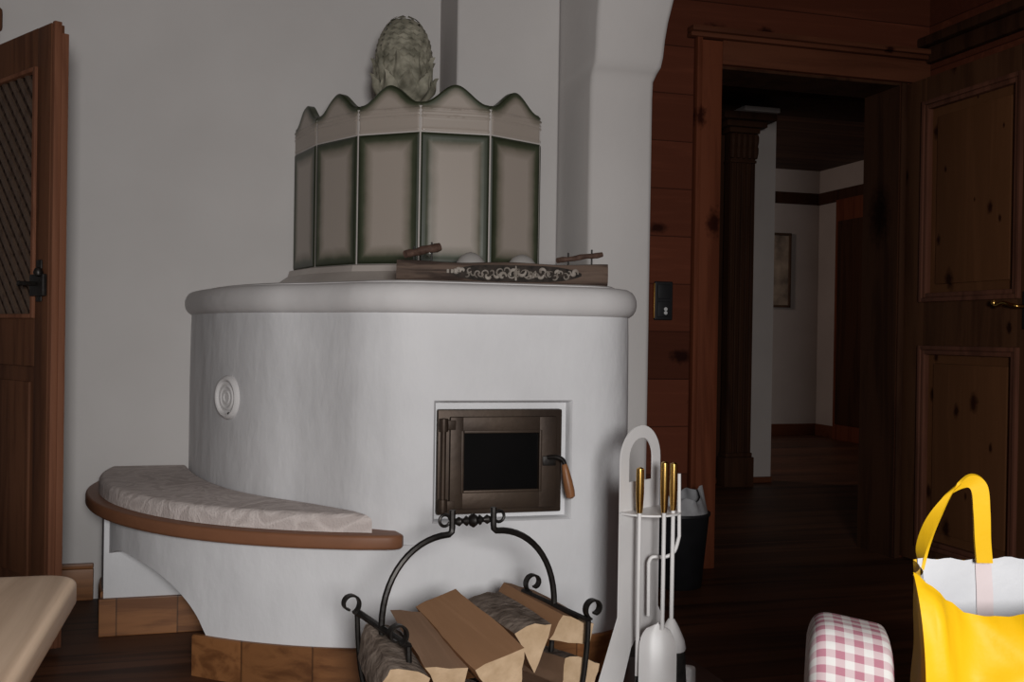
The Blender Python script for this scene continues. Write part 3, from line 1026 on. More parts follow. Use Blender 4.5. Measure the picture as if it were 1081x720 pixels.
# door leaf as a frame around the window
lu0, lu1, lzb, lzt = -1.455, -1.135, .500, .765
ff = yf + .022
mb.box(V3(lu0, ff, lzb), V3(wu0, ff + .018, lzt), .004)
mb.box(V3(wu1, ff, lzb), V3(lu1, ff + .018, lzt), .004)
mb.box(V3(wu0 - .004, ff, lzb), V3(wu1 + .004, ff + .018, wz_0), .004)
mb.box(V3(wu0 - .004, ff, wz_1), V3(wu1 + .004, ff + .018, lzt), .004)
o = part(fd, 'door_leaf', mb, 'firedoor')
mb = MB()
for (p0, p1) in (((wu0 - .008, wz_0 - .008), (wu0, wz_1 + .008)), ((wu1, wz_0 - .008), (wu1 + .008, wz_1 + .008)), ((wu0, wz_0 - .008), (wu1, wz_0)), ((wu0, wz_1), (wu1, wz_1 + .008))):
    mb.box(V3(p0[0], ff + .014, p0[1]), V3(p1[0], ff + .022, p1[1]), .002)
part(fd, 'glass_bead', mb, 'firedoor')
mb = MB(); mb.box(V3(wu0 - .002, ff + .001, wz_0 - .002), V3(wu1 + .002, ff + .006, wz_1 + .002)); part(fd, 'glass', mb, 'fireglass')
mb = MB()
hu = -1.474
mb.tube([V3(hu, ff + .014, .52), V3(hu, ff + .014, .745)], .008, 12)
for z in (.512, .742):
    mb.lathe([(0, -.02), (.013, -.018), (.014, .0), (.013, .018), (0, .02)], V3(hu, ff + .014, z), 14)
    mb.box(V3(hu, ff, z - .014), V3(hu + .035, ff + .02, z + .014), .003)
part(fd, 'hinge', mb, 'firedoor')
mb = MB()
mb.tube(cat_rom([V3(-1.165, ff + .02, .645), V3(-1.145, ff + .035, .648), V3(-1.128, ff + .045, .642), V3(-1.122, ff + .052, .628)], 4), .007, 10)
mb.box(V3(-1.18, ff + .016, .622), V3(-1.14, ff + .026, .65), .003)
part(fd, 'latch', mb, 'iron')
mb = MB()
ga, gb = V3(-1.123, ff + .05, .630), V3(-1.104, ff + .06, .530)
mb.tube([ga.lerp(gb, t) for t in (0, .05, .2, .5, .8, .95, 1)], [.006, .009, .011, .014, .015, .013, .006], 12)
part(fd, 'handle', mb, 'wood_grip', label='turned wooden grip of the fire door')

# ---- tiled tower
PT = [V2(-1.815, .004), V2(-1.757, .262), V2(-1.636, .497), V2(-1.444, .650), V2(-1.200, .668), V2(-.985, .560), V2(-.955, .316)]
TZ0, TZ1, TZJ = 1.238, 1.690, 1.786
def poly_off(pts, off):
    n = len(pts); out = []
    es = []
    for a, b in zip(pts, pts[1:]):
        t = (b - a).normalized(); es.append(V2(-t[1], t[0]))
    for i in range(n):
        if i == 0: nn_ = es[0]; k = 1
        elif i == n - 1: nn_ = es[-1]; k = 1
        else:
            nn_ = (es[i - 1] + es[i]).normalized(); k = 1 / max(.3, nn_.dot(es[i]))
        out.append(pts[i] + nn_ * off * k)
    return out
core = poly_off(PT, -.0045)
mb = MB()
mb.prism([(p[0], -p[1]) for p in core] + [(-.975, -.314), (-1.25, -.314), (-1.25, -.004), (-1.80, -.004)], TZ0 - .01, TZJ - .012)
tower = part(stove, 'tiled_top', mb, 'grout', 20)
BASE[tower.name] = ST
# plinth
mb = MB()
lvls = [(TOPZ + .004, .085), (TOPZ + .022, .085), (TOPZ + .030, .07), (TOPZ + .066, .018), (TZ0 - .004, .012), (TZ0, .0)]
rg = []
for z, off in lvls:
    pts = poly_off(PT, off)
    rg.append([mb.bm.verts.new(V3(p[0], max(p[1], -.02), z)) for p in pts])
for A, B in zip(rg, rg[1:]):
    for k in range(len(A) - 1):
        mb.bm.faces.new((A[k], A[k + 1], B[k + 1], B[k]))
    mb.bm.faces.new((A[-1], A[0], B[0], B[-1]))
mb.bm.faces.new(rg[-1])
part(tower, 'plinth', mb, 'plinth', 15)
for fi, (a, b) in enumerate(zip(PT[:-1], PT[1:])):
    t = (b - a); W = t.length; t = t / W
    nrm = V2(-t[1], t[0])
    g = .003
    H = TZ1 - .004 - TZ0
    def edge_d(s, r):
        return min(s * W, (1 - s) * W, r * H, (1 - r) * H)
    def fpan(s, r, a=a, t=t, W=W, nrm=nrm, H=H):
        # denser near the edges
        x = g + (W - 2 * g) * (0.5 - 0.5 * math.cos(PI * s)); z = TZ0 + H * (0.5 - 0.5 * math.cos(PI * r))
        e = min(x - g, W - g - x, z - TZ0, TZ0 + H - z)
        d = -.005 * (1 - sstep(0, .007, e)) - .002 * math.exp(-((e - .030) / .004) ** 2)
        p = a + t * x + nrm * d
        return V3(p[0], p[1], z)
    def uvp(s, r, W=W, H=H):
        x = W * (0.5 - 0.5 * math.cos(PI * s)); z = H * (0.5 - 0.5 * math.cos(PI * r))
        return (min(x, W - x), min(z, H - z))
    mb = MB(); mb.grid(fpan, 40, 44, uvp)
    part(tower, 'tile_panel', mb, 'tile', 50)
    # crest tile
    def ct(s):
        if fi == 5: return TZJ + .002
        w_ = 1 - abs(2 * s - 1)
        return TZJ + .002 + .064 * (.55 * sstep(.10, 1.0, w_) + .45 * (0.5 - 0.5 * math.cos(PI * w_)))
    def prof_d(z):
        d = -.003
        for zc, w_, amp in ((TZ1 + .006, .004, .002), (TZ1 + .050, .0035, .004), (TZ1 + .062, .0035, .003), (TZ1 + .076, .004, .005)):
            d += amp * math.exp(-((z - zc) / w_) ** 2)
        return d
    def fcr(s, r, a=a, t=t, W=W, nrm=nrm):
        x = g + (W - 2 * g) * s
        zt = ct(s)
        z = TZ1 + (zt - TZ1) * r
        e = min(x - g, W - g - x)
        d = prof_d(z) - .005 * (1 - sstep(0, .006, e)) - .006 * (1 - sstep(0, .008, zt - z))
        p = a + t * x + nrm * d
        return V3(p[0], p[1], z)
    def uvc(s, r):
        zt = ct(s)
        # distance to the crest edge, measured across the slope
        sl = (ct(min(1, s + .02)) - ct(max(0, s - .02))) / (.04 * W)
        return (s * W, (zt - (TZ1 + (zt - TZ1) * r)) / math.sqrt(1 + sl * sl) + .002)
    def fcb(s, r, a=a, t=t, W=W, nrm=nrm):
        x = g + (W - 2 * g) * s
        p = a + t * x - nrm * .03
        return V3(p[0], p[1], TZ1 + (ct(s) - TZ1) * r)
    mb = MB()
    A_ = mb.grid(fcr, 44, 40, uvc)
    B_ = mb.grid(fcb, 44, 2, lambda s, r: (s, .05))
    for i in range(44):      # top closing strip
        f = mb.bm.faces.new((A_[i][-1], A_[i + 1][-1], B_[i + 1][-1], B_[i][-1]))
        for lp in f.loops: lp[mb.uv].uv = (0, .012)
        f = mb.bm.faces.new((A_[i][0], B_[i][0], B_[i + 1][0], A_[i + 1][0]))
        for lp in f.loops: lp[mb.uv].uv = (0, .05)
    part(tower, 'crest_tile', mb, 'crest', 50)

# =================================================================== BENCH CUSHION
cin = [BO[i] - BN[i] * .042 for i in range(len(BO))]
outer = [V2(-2.455, .018)] + [p for p in cin if p[1] > .03 and p[0] < -1.71] + [V2(-1.675, 1.238)]
inner = cat_rom([V2(-2.195, .018), V2(-2.170, .20), V2(-2.122, .43), V2(-2.044, .66), V2(-1.955, .82), V2(-1.865, .935), V2(-1.785, 1.04), V2(-1.705, 1.16)], 4)
inner.reverse()
poly = outer + inner
mb = MB(); mb.prism([(p[0], -p[1]) for p in poly], BZ1 + .001, BZ1 + .052, .020, 6, bottom=False)
single('bench_cushion', 'long curved beige patterned cushion lying on the stove bench', 'cushion', mb, 'quilt', (-2.1, -.6, BZ1 + .001), ROOM, 50)

# =================================================================== STONE PINE CONE
cb = rp(426.5, 60, 3.78)
cu0, cy0 = cb.x, cb.y
CZ = TZJ - .012
ztop_c = P(428, 17.5, 3.78).z
Hc = ztop_c - CZ
cone = thing('stone_pine_cone', 'grey green stone pine cone finial on top of the tiled stove', 'finial', (cu0, cy0, CZ), ROOM)
RC = .104
def egg(t):   # t 0 bottom..1 top radius
    if t >= 1: return 0.0
    if t > .34: return RC * math.sqrt(max(0, 1 - ((t - .34) / .66) ** 2.15))
    return RC * (1 - .22 * ((.34 - t) / .34) ** 2)
mb = MB()
zb_ = .10
mb.lathe([(max(0.0001, egg(k / 24) * .93) if k < 24 else 0, CZ + zb_ + (Hc - zb_ - .006) * k / 24) for k in range(25)], (cu0, cy0, 0), 32)
# scales
rows = 12
for r_ in range(rows):
    t = .14 + .79 * (r_ / (rows - 1)) ** .95
    rad = egg(t)
    zc = CZ + zb_ + (Hc - zb_) * t
    nsc = max(4, int(round(2 * PI * rad / .036)))
    dr_ = (egg(min(.999, t + .02)) - egg(t - .02)) / (.04 * (Hc - zb_))
    for k in range(nsc):
        a = 2 * PI * (k + .5 * (r_ % 2)) / nsc
        nrm = Vector((math.cos(a), math.sin(a), -dr_)).normalized()
        up = (Vector((0, 0, 1)) - nrm * nrm.z).normalized()
        sd = up.cross(nrm)
        c = Vector((cu0 + rad * .93 * math.cos(a), cy0 + rad * .93 * math.sin(a), zc))
        s_ = .020 * (0.75 + .35 * rad / RC)
        pts = [c + up * s_ * 1.25 + nrm * .001, c + sd * s_ + nrm * .003, c - up * s_ * .7 + nrm * .004, c - sd * s_ + nrm * .003, c + nrm * lerp(.010, .004, sstep(.6, .95, t)) + up * s_ * .3]
        mb.poly(pts, [(0, 1, 4), (1, 2, 4), (2, 3, 4), (3, 0, 4)])
part(cone, 'cone', mb, 'cone', 25, recalc=False)
mb = MB()
mb.lathe([(0, CZ), (.055, CZ), (.058, CZ + .02), (.045, CZ + .05), (.062, CZ + .085), (.090, CZ + .12), (.098, CZ + .15), (.09, CZ + .17)], (cu0, cy0, 0), 28)
part(cone, 'base', mb, 'cone', 40)
mb = MB()
for ring_, (nl, zr, hr, rr) in enumerate(((9, .055, .165, .101), (9, .04, .115, .098))):
    for k in range(nl):
        a = 2 * PI * (k + .5 * ring_ + .2) / nl
        def leaf(s, r, a=a, zr=zr, hr=hr, rr=rr, ring_=ring_):
            w = .045 * math.sin(PI * min(1, .18 + .75 * r)) ** .8
            x = (s - .5) * 2 * w
            rad = lerp(.062, rr + .010 * ring_ + .004, sstep(0, .6, r)) + .016 * max(0, r - .86) / .22
            rad -= .008 * abs(s - .5) * 2
            rad += .006 * math.cos((s - .5) * 2 * PI * 1.5)
            aa = a + x / max(.05, rad)
            return Vector((cu0 + rad * math.cos(aa), cy0 + rad * math.sin(aa), CZ + zr + hr * r - .012 * (abs(s - .5) * 2) ** 2 * r))
        mb.grid(leaf, 8, 8)
part(cone, 'leaf_cup', mb, 'cone', 60, recalc=False)

# =================================================================== CARVED LOG TRAY ON THE STOVE
la, lb_ = P(421, 297, 3.17), P(640, 299.5, 3.24)
ax = Vector((lb_.x - la.x, lb_.y - la.y, 0)); LL = ax.length
TL = Matrix.Translation(((la.x + lb_.x) / 2, (la.y + lb_.y) / 2, TOPZ + .0085)) @ Matrix.Rotation(math.atan2(ax.y, ax.x), 4, 'Z')
tray = thing('carved_log_tray', 'weathered half log with carved front and twig handles on the stove top', 'log tray', (0, 0, 0), TL)
mb = MB()
prof_ = [(-.052, .0), (-.062, .012), (-.066, .028), (-.064, .046), (-.057, .062), (-.045, .064), (-.03, .050), (0.0, .038), (.03, .050), (.045, .064), (.057, .062), (.065, .045), (.066, .025), (.06, .010), (.05, 0)]
NS = 24
rr = []
for i in range(NS + 1):
    x = -LL / 2 + LL * i / NS
    wob = 1 + .03 * math.sin(i * .9) + .02 * math.sin(i * 2.3)
    end = -.0 if 0 < i < NS else 0
    rr.append([mb.bm.verts.new(Vector((x + (y * .12 if i in (0, NS) else 0), y * wob, z * (1 + .04 * math.sin(i * .55 + 1))))) for y, z in prof_])
for A, B in zip(rr, rr[1:]):
    for k in range(len(A)):
        mb.bm.faces.new((A[k], A[(k + 1) % len(A)], B[(k + 1) % len(A)], B[k]))
mb.bm.faces.new(rr[0]); mb.bm.faces.new(rr[-1])
part(tray, 'log', mb, 'tray_log', 40)
mb = MB()   # carved scrolls on front face
def fy(z):
    return -.0645 - .004 * math.sin(PI * min(1, z / .06))
rs = random.Random(3)
c0_ = .03
for k in range(34):
    sgn = 1 if k % 2 else -1
    x0 = c0_ + sgn * (.004 + (k // 2) * .0112) + rs.uniform(-.003, .003)
    fade = 1 - .45 * (k / 34)
    z0 = .031 + rs.uniform(-.012, .012) * fade
    amp = rs.uniform(.009, .0165) * fade
    st = rs.uniform(0, 2 * PI); dr0 = rs.choice((-1, 1)); ln = rs.uniform(1.1, 1.9)
    pts = [Vector((x0 + amp * (1.15 - .7 * j / 10) * math.cos(st + dr0 * ln * PI * j / 10), fy(z0) - .0005, max(.006, min(.056, z0 + amp * (1.15 - .7 * j / 10) * math.sin(st + dr0 * ln * PI * j / 10))))) for j in range(11)]
    mb.tube(pts, [.0014 + .0036 * math.sin(PI * (j + .5) / 11) for j in range(11)], 6, flat=.6)
mb.tube([Vector((c0_, fy(.01), .010)), Vector((c0_, fy(.03), .032)), Vector((c0_, fy(.05), .054))], [.003, .005, .002], 6)
for x in (-.175, -.163, -.151):
    mb.box((x - .004, fy(.03) - .004, .028), (x + .004, fy(.03) + .002, .040), .002)
part(tray, 'carving', mb, 'carving', 50, label='pale carved scrollwork along the front of the log')
mb = MB()   # dark sunk ground behind the scrolls
def gr_(s, r):
    x = c0_ + (s - .5) * .40
    hz_ = .021 * (1 - abs(2 * s - 1) ** 4) + .004
    z = .031 + (r - .5) * 2 * hz_
    return Vector((x, fy(z) + .0005 - .001 * math.sin(PI * r), z))
mb.grid(gr_, 40, 6)
part(tray, 'carved_ground', mb, 'ground', 50, label='dark ground of the carving', recalc=False)
def twig_handle(x0, x1, z0, z1, r0, r1):
    mb = MB()
    n_ = 9
    pts = [Vector((lerp(x0, x1, k / 8), .01 * math.sin(k), lerp(z0, z1, k / 8) + .001 * math.sin(k * 1.7))) for k in range(n_)]
    mb.tube(pts, [lerp(r0, r1, k / 8) * (1 + .12 * math.sin(k * 2.1)) for k in range(n_)], 10)
    h = part(tray, 'twig_handle', mb, 'twig', 50)
    BASE[h.name] = Vector((0, 0, 0))
    for f in (.25, .75):
        mb = MB()
        q = pts[int(f * 8)]
        mb.tube([Vector((q.x, q.y, .045)), Vector((q.x, q.y, q.z + .02))], .0028, 8)
        part(h, 'peg', mb, 'iron', 50)
hl = LL / 2
twig_handle(-hl + .018, -hl + .125, .086, .112, .012, .0135)
twig_handle(hl - .155, hl - .012, .078, .100, .0085, .0085)
# two pale balls behind the log, standing on the stove
for k, (px, py, r_) in enumerate(((497, 266, .046), (551, 268.5, .046))):
    Yb = 3.36 + .02 * k
    c = P(px, py, Yb)
    mb = MB()
    h_ = c.z - (TOPZ + .0085)
    mb.lathe([(0, 0), (.03, 0), (.044, .02), (.05, h_ * .45), (.046, h_ * .7), (.032, h_ * .88), (.014, h_ * .97), (0, h_)], (0, 0, 0), 24)
    o = single('candle_pot', ['pale domed candle pot behind the carved log, nearer its middle', 'pale domed candle pot behind the carved log, nearer its right twig handle'][k], 'candle pot', mb, 'pale_ball', (0, 0, 0), Matrix.Translation((c.x, c.y, TOPZ + .0085)), 60, group='pale candle pots behind the log')

# =================================================================== LIGHT SWITCH
sw0 = rp(700.5, 317.5, 4.47)
su, sz = sw0.x, sw0.z
s_ = thing('light_switch', 'black double light switch with pale dots on the plank wall', 'light switch', V3(su, 0, sz), ROOM)
mb = MB(); mb.box(V3(su - .042, 0.0005, sz - .083), V3(su + .042, .014, sz + .083), .006, 3); part(s_, 'plate', mb, 'black')
mb = MB(); mb.box(V3(su - .030, .013, sz + .008), V3(su + .030, .02, sz + .07), .004); part(s_, 'rocker', mb, 'black')
mb = MB(); mb.box(V3(su - .030, .013, sz - .07), V3(su + .030, .02, sz - .004), .004); r_ = part(s_, 'rocker', mb, 'black')
BASE[r_.name] = V3(su, 0, sz)
mb = MB()
for dz in (-.036, -.052):
    mb.lathe([(0, 0), (.008, 0), (.008, .003), (0, .004)], (0, 0, 0), 12, Matrix.Translation(V3(su + .006, .0195, sz + dz)) @ Matrix.Rotation(PI / 2, 4, 'X'))
part(r_, 'dots', mb, 'grey_dot', label='two small pale dots')
mb = MB(); mb.box(V3(su - .046, .0005, sz - .075), V3(su - .040, .016, sz + .075), .002); part(s_, 'side_strip', mb, 'brass', label='thin brass strip along its edge')

# =================================================================== WASTE BIN
wc = P(716, 616, 4.2); wx, wy = wc.x, wc.y
bin_ = thing('waste_bin', 'black waste bin with clear liner standing by the plank wall', 'bin', (wx, wy, 0))
mb = MB()
mb.lathe([(0, .001), (.088, .001), (.092, .006), (.118, .285), (.124, .292), (.124, .302), (.116, .302), (.112, .285), (.086, .02), (0, .018)], (wx, wy, 0), 36)
part(bin_, 'bucket', mb, 'black', 40)
mb = MB()
def liner(s, r):
    a = 2 * PI * s
    rad = lerp(.116, .085, r) + .008 * math.sin(5 * a) * r + .006 * math.sin(11 * a + 1) * r
    h = .29 + r * (.085 + .025 * math.sin(2 * a + 1.0) + .014 * math.sin(5 * a + 2))
    return Vector((wx + rad * math.cos(a), wy + rad * math.sin(a), h))
mb.grid(liner, 48, 6, closed_u=True)
part(bin_, 'plastic_liner', mb, 'liner', 60, label='crumpled translucent bin liner', recalc=False)

# =================================================================== LOG BASKET
BK = Matrix.Translation((-.083, 2.395, 0)) @ Matrix.Rotation(R(29), 4, 'Z')
bask = thing('iron_log_basket', 'black wrought iron firewood basket with arched handle before the stove', 'log basket', (0, 0, 0), BK)
HX, HY, ZT = .222, .150, .352
def bar(mb, pts, r=.0075, flat=1.0, n=8):
    mb.tube(pts, r, n, flat=flat)
for sx in (-1, 1):
    mb = MB()
    X = sx * HX
    # top rail, bottom rail and three uprights which bow inwards towards the foot
    bar(mb, [Vector((X, -HY, ZT)), Vector((X, HY, ZT))], .008)
    bar(mb, [Vector((X - sx * .02, -HY + .01, .15)), Vector((X - sx * .02, HY - .01, .15))], .006)
    for yy in (-HY, 0, HY):
        pts = cat_rom([Vector((X, yy, ZT)), Vector((X - sx * .004, yy, .28)), Vector((X - sx * .012, yy * .96, .2)), Vector((X - sx * .035, yy * .92, .12)), Vector((X - sx * .045, yy * .9, .065))], 5)
        bar(mb, pts, .0065)
    e = part(bask, 'end_frame', mb, 'iron')
    BASE[e.name] = Vector((0, 0, 0))
    for sy in (-1, 1):
        mb = MB()
        # flat-iron scroll above the corner, curling outwards
        pts = []
        yy = sy * (HY - .012)
        rc = .027
        cen = Vector((X + sx * .022, yy, ZT + .024))
        for j in range(25):
            th = R(-110) - R(330) * j / 24
            r_ = rc * (1.0 - .42 * j / 24)
            pts.append(cen + Vector((sx * -1 * r_ * math.cos(th) * -1, 0, r_ * math.sin(th))))
        # ribbon
        for a_, b2 in zip(pts, pts[1:]):
            pass
        w = .009
        vsA = [mb.bm.verts.new(p + Vector((0, -w, 0))) for p in pts]; vsB = [mb.bm.verts.new(p + Vector((0, w, 0))) for p in pts]
        inn = []
        for i, p in enumerate(pts):
            d = (cen - p).normalized() * .005
            inn.append(p + d)
        vsC = [mb.bm.verts.new(p + Vector((0, -w, 0))) for p in inn]; vsD = [mb.bm.verts.new(p + Vector((0, w, 0))) for p in inn]
        for i in range(len(pts) - 1):
            mb.bm.faces.new((vsA[i], vsA[i + 1], vsB[i + 1], vsB[i])); mb.bm.faces.new((vsC[i], vsD[i], vsD[i + 1], vsC[i + 1]))
            mb.bm.faces.new((vsA[i], vsC[i], vsC[i + 1], vsA[i + 1])); mb.bm.faces.new((vsB[i], vsB[i + 1], vsD[i + 1], vsD[i]))
        mb.bm.faces.new((vsA[0], vsB[0], vsD[0], vsC[0])); mb.bm.faces.new((vsA[-1], vsC[-1], vsD[-1], vsB[-1]))
        part(e, 'scroll', mb, 'iron', 60)
    for sy in (-1, 1):
        mb = MB()
        bar(mb, cat_rom([Vector((X - sx * .045, sy * HY * .9, .065)), Vector((X - sx * .03, sy * HY * .95, .03)), Vector((X - sx * .02, sy * HY, .008))], 4), .008)
        part(bask, 'leg', mb, 'iron')
mb = MB()
for yy in (-.14, -.07, 0, .07, .14):
    bar(mb, [Vector((-HX + .042, yy, .065)), Vector((HX - .042, yy, .065))], .006)
part(bask, 'bottom_grate', mb, 'iron')
mb = MB()
for sy in (-1, 1):
    bar(mb, [Vector((-HX + .02, sy * (HY - .008), .15)), Vector((HX - .02, sy * (HY - .008), .15))], .006)
part(bask, 'side_rail', mb, 'iron')
# handle
mb = MB()
gx = .056
zb2 = .545
for sx in (-1, 1):
    pts = [Vector((sx * HX, 0, ZT))]
    # circular arc from end rail to foot of the upright
    p1, p2 = Vector((sx * HX, 0, ZT)), Vector((sx * gx, 0, zb2))
    for j in range(1, 15):
        t = j / 14
        a = R(90) * t
        # elliptical quarter, starting vertical
        x = gx + (HX - gx) * math.cos(a * .98)
        z = ZT + (zb2 - ZT) * math.sin(a) ** .92
        pts.append(Vector((sx * x, 0, z)))
    pts += [Vector((sx * (gx - .002), 0, zb2 + .006)), Vector((sx * (gx - .003), 0, zb2 + .016)), Vector((sx * (gx - .003), 0, zb2 + .055))]
    mb.tube(pts, .0076, 8)
    # little outward curl under the tops
    cen = Vector((sx * (gx + .014), 0, zb2 + .032))
    ring_ = [cen + Vector((sx * .013 * math.cos(R(180) - R(340) * j / 16), .004, .013 * math.sin(R(180) - R(340) * j / 16))) for j in range(17)]
    mb.tube(ring_, .0038, 8)
part(bask, 'handle', mb, 'iron')
mb = MB()
RX = Matrix.Translation((0, 0, zb2 + .028)) @ Matrix.Rotation(PI / 2, 4, 'Y')
pr = [(.004, -.056), (.004, -.046), (.007, -.044), (.011, -.036), (.007, -.030), (.005, -.026), (.008, -.022), (.012, -.017), (.006, -.012), (.012, -.008), (.0165, 0)]
pr = pr + [(r_, -z) for r_, z in reversed(pr[:-1])]
mb.lathe(pr, (0, 0, 0), 20, RX)
part(bask, 'grip', mb, 'iron', label='turned iron grip of black beads')

# logs --------------------------------------------------------------
def split_log(label, A, B, sec, roll=0.0, seedn=0, bark=True, mats=('split', 'endgrain', 'bark')):
    """sec: outline (w,h,kind) with kind 1 = bark side; prism from A (back) to B (front)."""
    rs = random.Random(seedn)
    A, B = Vector(A), Vector(B)
    d = (B - A); L = d.length; d.normalize()
    up = Vector((0, 0, 1)); x = d.cross(up).normalized(); y = x.cross(d).normalized()
    F = Matrix(((d.x, x.x, y.x, 0), (d.y, x.y, y.y, 0), (d.z, x.z, y.z, 0), (0, 0, 0, 1)))
    F = Matrix.Translation((A + B) / 2) @ F @ Matrix.Rotation(roll, 4, 'X')
    mb = MB()
    n = 10
    out = []
    m_ = len(sec)
    for i in range(m_):
        p, q = sec[i], sec[(i + 1) % m_]
        k_ = 5 if p[2] else 4
        for j in range(k_):
            t = j / k_
            bx, by = lerp(p[0], q[0], t), lerp(p[1], q[1], t)
            if p[2]:
                bl_ = math.sin(PI * t) * .28
                mx_, my_ = bx, by
                r0 = math.hypot(bx, by) or 1
                bx += bx / r0 * bl_ * .03; by += by / r0 * bl_ * .03
            out.append((bx, by, p[2]))
    no = len(out)
    jit = [[rs.uniform(-.0018, .0018) for _ in range(2)] for _ in range(no)]
    rows = []
    for i in range(n + 1):
        t = i / n
        row = []
        for k, (px, py, kd) in enumerate(out):
            wv_ = .003 * math.sin(t * 5 + k * .7 + seedn) + jit[k][0] + rs.uniform(-.001, .001) * (2 if kd else 1)
            sc = 1 - .05 * abs(t - .5)
            row.append(mb.bm.verts.new(Vector((-L / 2 + L * t, px * sc + wv_, py * sc + wv_ * .6 + jit[k][1]))))
        rows.append(row)
    for a_, b2 in zip(rows, rows[1:]):
        for k in range(no):
            f = mb.bm.faces.new((a_[k], a_[(k + 1) % no], b2[(k + 1) % no], b2[k]))
            f.material_index = 2 if out[k][2] else 0
    for row in (rows[0], rows[-1]):
        f = mb.bm.faces.new(row); f.material_index = 1
    o = single('firewood_log', label, 'log', mb, list(mats), (0, 0, 0), F, 30, group='split logs in the iron basket')
    return o
# section in (across right(+x = left of travel?), up)
TRI = [(-.05, .035, 0), (.045, .040, 0), (.01, -.05, 1)]
def tri(w, h, skew=0, bark=(0, 0, 1)):
    return [(-w / 2, h * .4, bark[0]), (w / 2, h * .45, bark[1]), (skew, -h * .55, bark[2])]
def quad(a, b, c, d_, bark=(0, 0, 0, 0)):
    return [(*a, bark[0]), (*b, bark[1]), (*c, bark[2]), (*d_, bark[3])]
LOGS = [
    ('broad split log with clean tan face lying across the middle of the pile', (464, 645, 2.47), (532, 712, 2.10), quad((-.060, .026), (.050, .046), (.040, -.04), (-.02, -.050)), -0.48, 1),
    ('split log with grey bark strip between the broad log and topmost log', (513, 646, 2.63), (566, 684, 2.27), tri(.095, .10, .01, (1, 0, 0)), -0.15, 2),
    ('topmost clean split log at the right end of the basket', (540, 631, 2.74), (602, 668, 2.39), quad((-.065, -.012), (.004, .050), (.050, .008), (-.030, -.048)), -.42, 3),
    ('thin pointed split log leaning left of the broad middle one', (432, 660, 2.41), (470, 722, 2.12), tri(.095, .085, -.03, (0, 1, 0)), 0.05, 4),
    ('rough bark-edged log at the left end behind the iron upright', (400, 678, 2.36), (428, 728, 2.11), quad((-.050, .02), (.03, .045), (.05, -.03), (-.04, -.05), (1, 1, 0, 0)), 0.0, 5),
    ('grey split log low at the right under the topmost one', (562, 695, 2.66), (612, 712, 2.38), quad((-.045, .03), (.04, .030), (.045, -.03), (-.04, -.035), (1, 0, 1, 0)), 0.2, 6),
    ('low split log showing its pale end below the bark-striped one', (535, 722, 2.58), (578, 742, 2.26), quad((-.04, .03), (.04, .025), (.03, -.035), (-.04, -.03), (0, 0, 1, 0)), -.1, 7),
    ('low log wedged between the pointed one and the left end', (428, 735, 2.37), (466, 775, 2.13), quad((-.04, .03), (.045, .03), (.04, -.03), (-.04, -.03), (0, 1, 0, 0)), .15, 8),
    ('low split log under the broad middle one', (485, 735, 2.46), (528, 768, 2.16), quad((-.04, .03), (.04, .03), (.04, -.03), (-.04, -.03), (1, 0, 0, 0)), -.15, 9),
]
for lab, a, b2, sec, rl, sd in LOGS:
    mt = ('split', 'endgrain', 'bark') if sd in (1, 2, 3) else ('split2', 'endgrain', 'bark')
    split_log(lab, P(*a), P(*b2), sec, rl, sd, mats=mt)

# =================================================================== FIRE TOOL STAND
tn = Vector((.74, -.67, 0)).normalized()
TF = Matrix.Translation((.338, 2.70, .0045)) @ Matrix.Rotation(math.atan2(tn.y, tn.x), 4, 'Z')   # x = plate normal, y = along plate (backwards right)
ts = thing('fire_tool_stand', 'white metal fireside tool stand with arched back plate beside the stove', 'tool stand', (0, 0, 0), TF)
ZTOP = .768
hw = .088
# back plate outline in (y,z)
arc = [(hw * math.cos(R(a)), ZTOP - hw + hw * math.sin(R(a))) for a in range(0, 181, 10)]
outl = [(.235, .02), (.225, .06), (.088, .285)] + arc + [(-.088, .285), (-.225, .06), (-.235, .02)]
ha = .052
holeA = [(ha * math.cos(R(a)), ZTOP - hw + .004 + ha * math.sin(R(a))) for a in range(0, 181, 15)]
holeA = [(ha, ZTOP - hw - .055)] + holeA + [(-ha, ZTOP - hw - .055)]
holeB = [(.10, .075), (.09, .055), (-.09, .055), (-.10, .075), (-.038, .20), (-.02, .215), (.02, .215), (.038, .20)]
def plate_mesh(outl, holes, th, xf):
    """triangulated plate with holes; xf maps (y,z,x)->Vector"""
    bm = bmesh.new()
    edges = []
    for loop in [outl] + holes:
        vs = [bm.verts.new((p[0], p[1], 0)) for p in loop]
        for i in range(len(vs)):
            edges.append(bm.edges.new((vs[i], vs[(i + 1) % len(vs)])))
    bmesh.ops.triangle_fill(bm, use_beauty=True, use_dissolve=False, edges=edges)
    # split front and back
    mb = MB()
    idx = {v: i for i, v in enumerate(bm.verts)}
    F_ = [mb.bm.verts.new(xf(v.co.x, v.co.y, th / 2)) for v in bm.verts]
    K_ = [mb.bm.verts.new(xf(v.co.x, v.co.y, -th / 2)) for v in bm.verts]
    for f in bm.faces:
        ids = [idx[v] for v in f.verts]
        mb.bm.faces.new([F_[i] for i in ids]); mb.bm.faces.new([K_[i] for i in reversed(ids)])
    for e in bm.edges:
        if len(e.link_faces) == 1:
            i, j = [idx[v] for v in e.verts]
            mb.bm.faces.new((F_[i], F_[j], K_[j], K_[i]))
    bm.free()
    return mb
def xf(y, z, x):
    bend = max(0.0, .285 - z) * .06
    return Vector((x + bend, y, z))
part(ts, 'back_plate', plate_mesh(outl, [holeA, holeB], .004, xf), 'white_metal', 25)
mb = MB()
base_o = [(.012, -.205), (.012, .205)] + [(.05 + .14 * math.cos(R(a)), .205 * math.sin(R(a))) for a in range(80, -81, -10)]
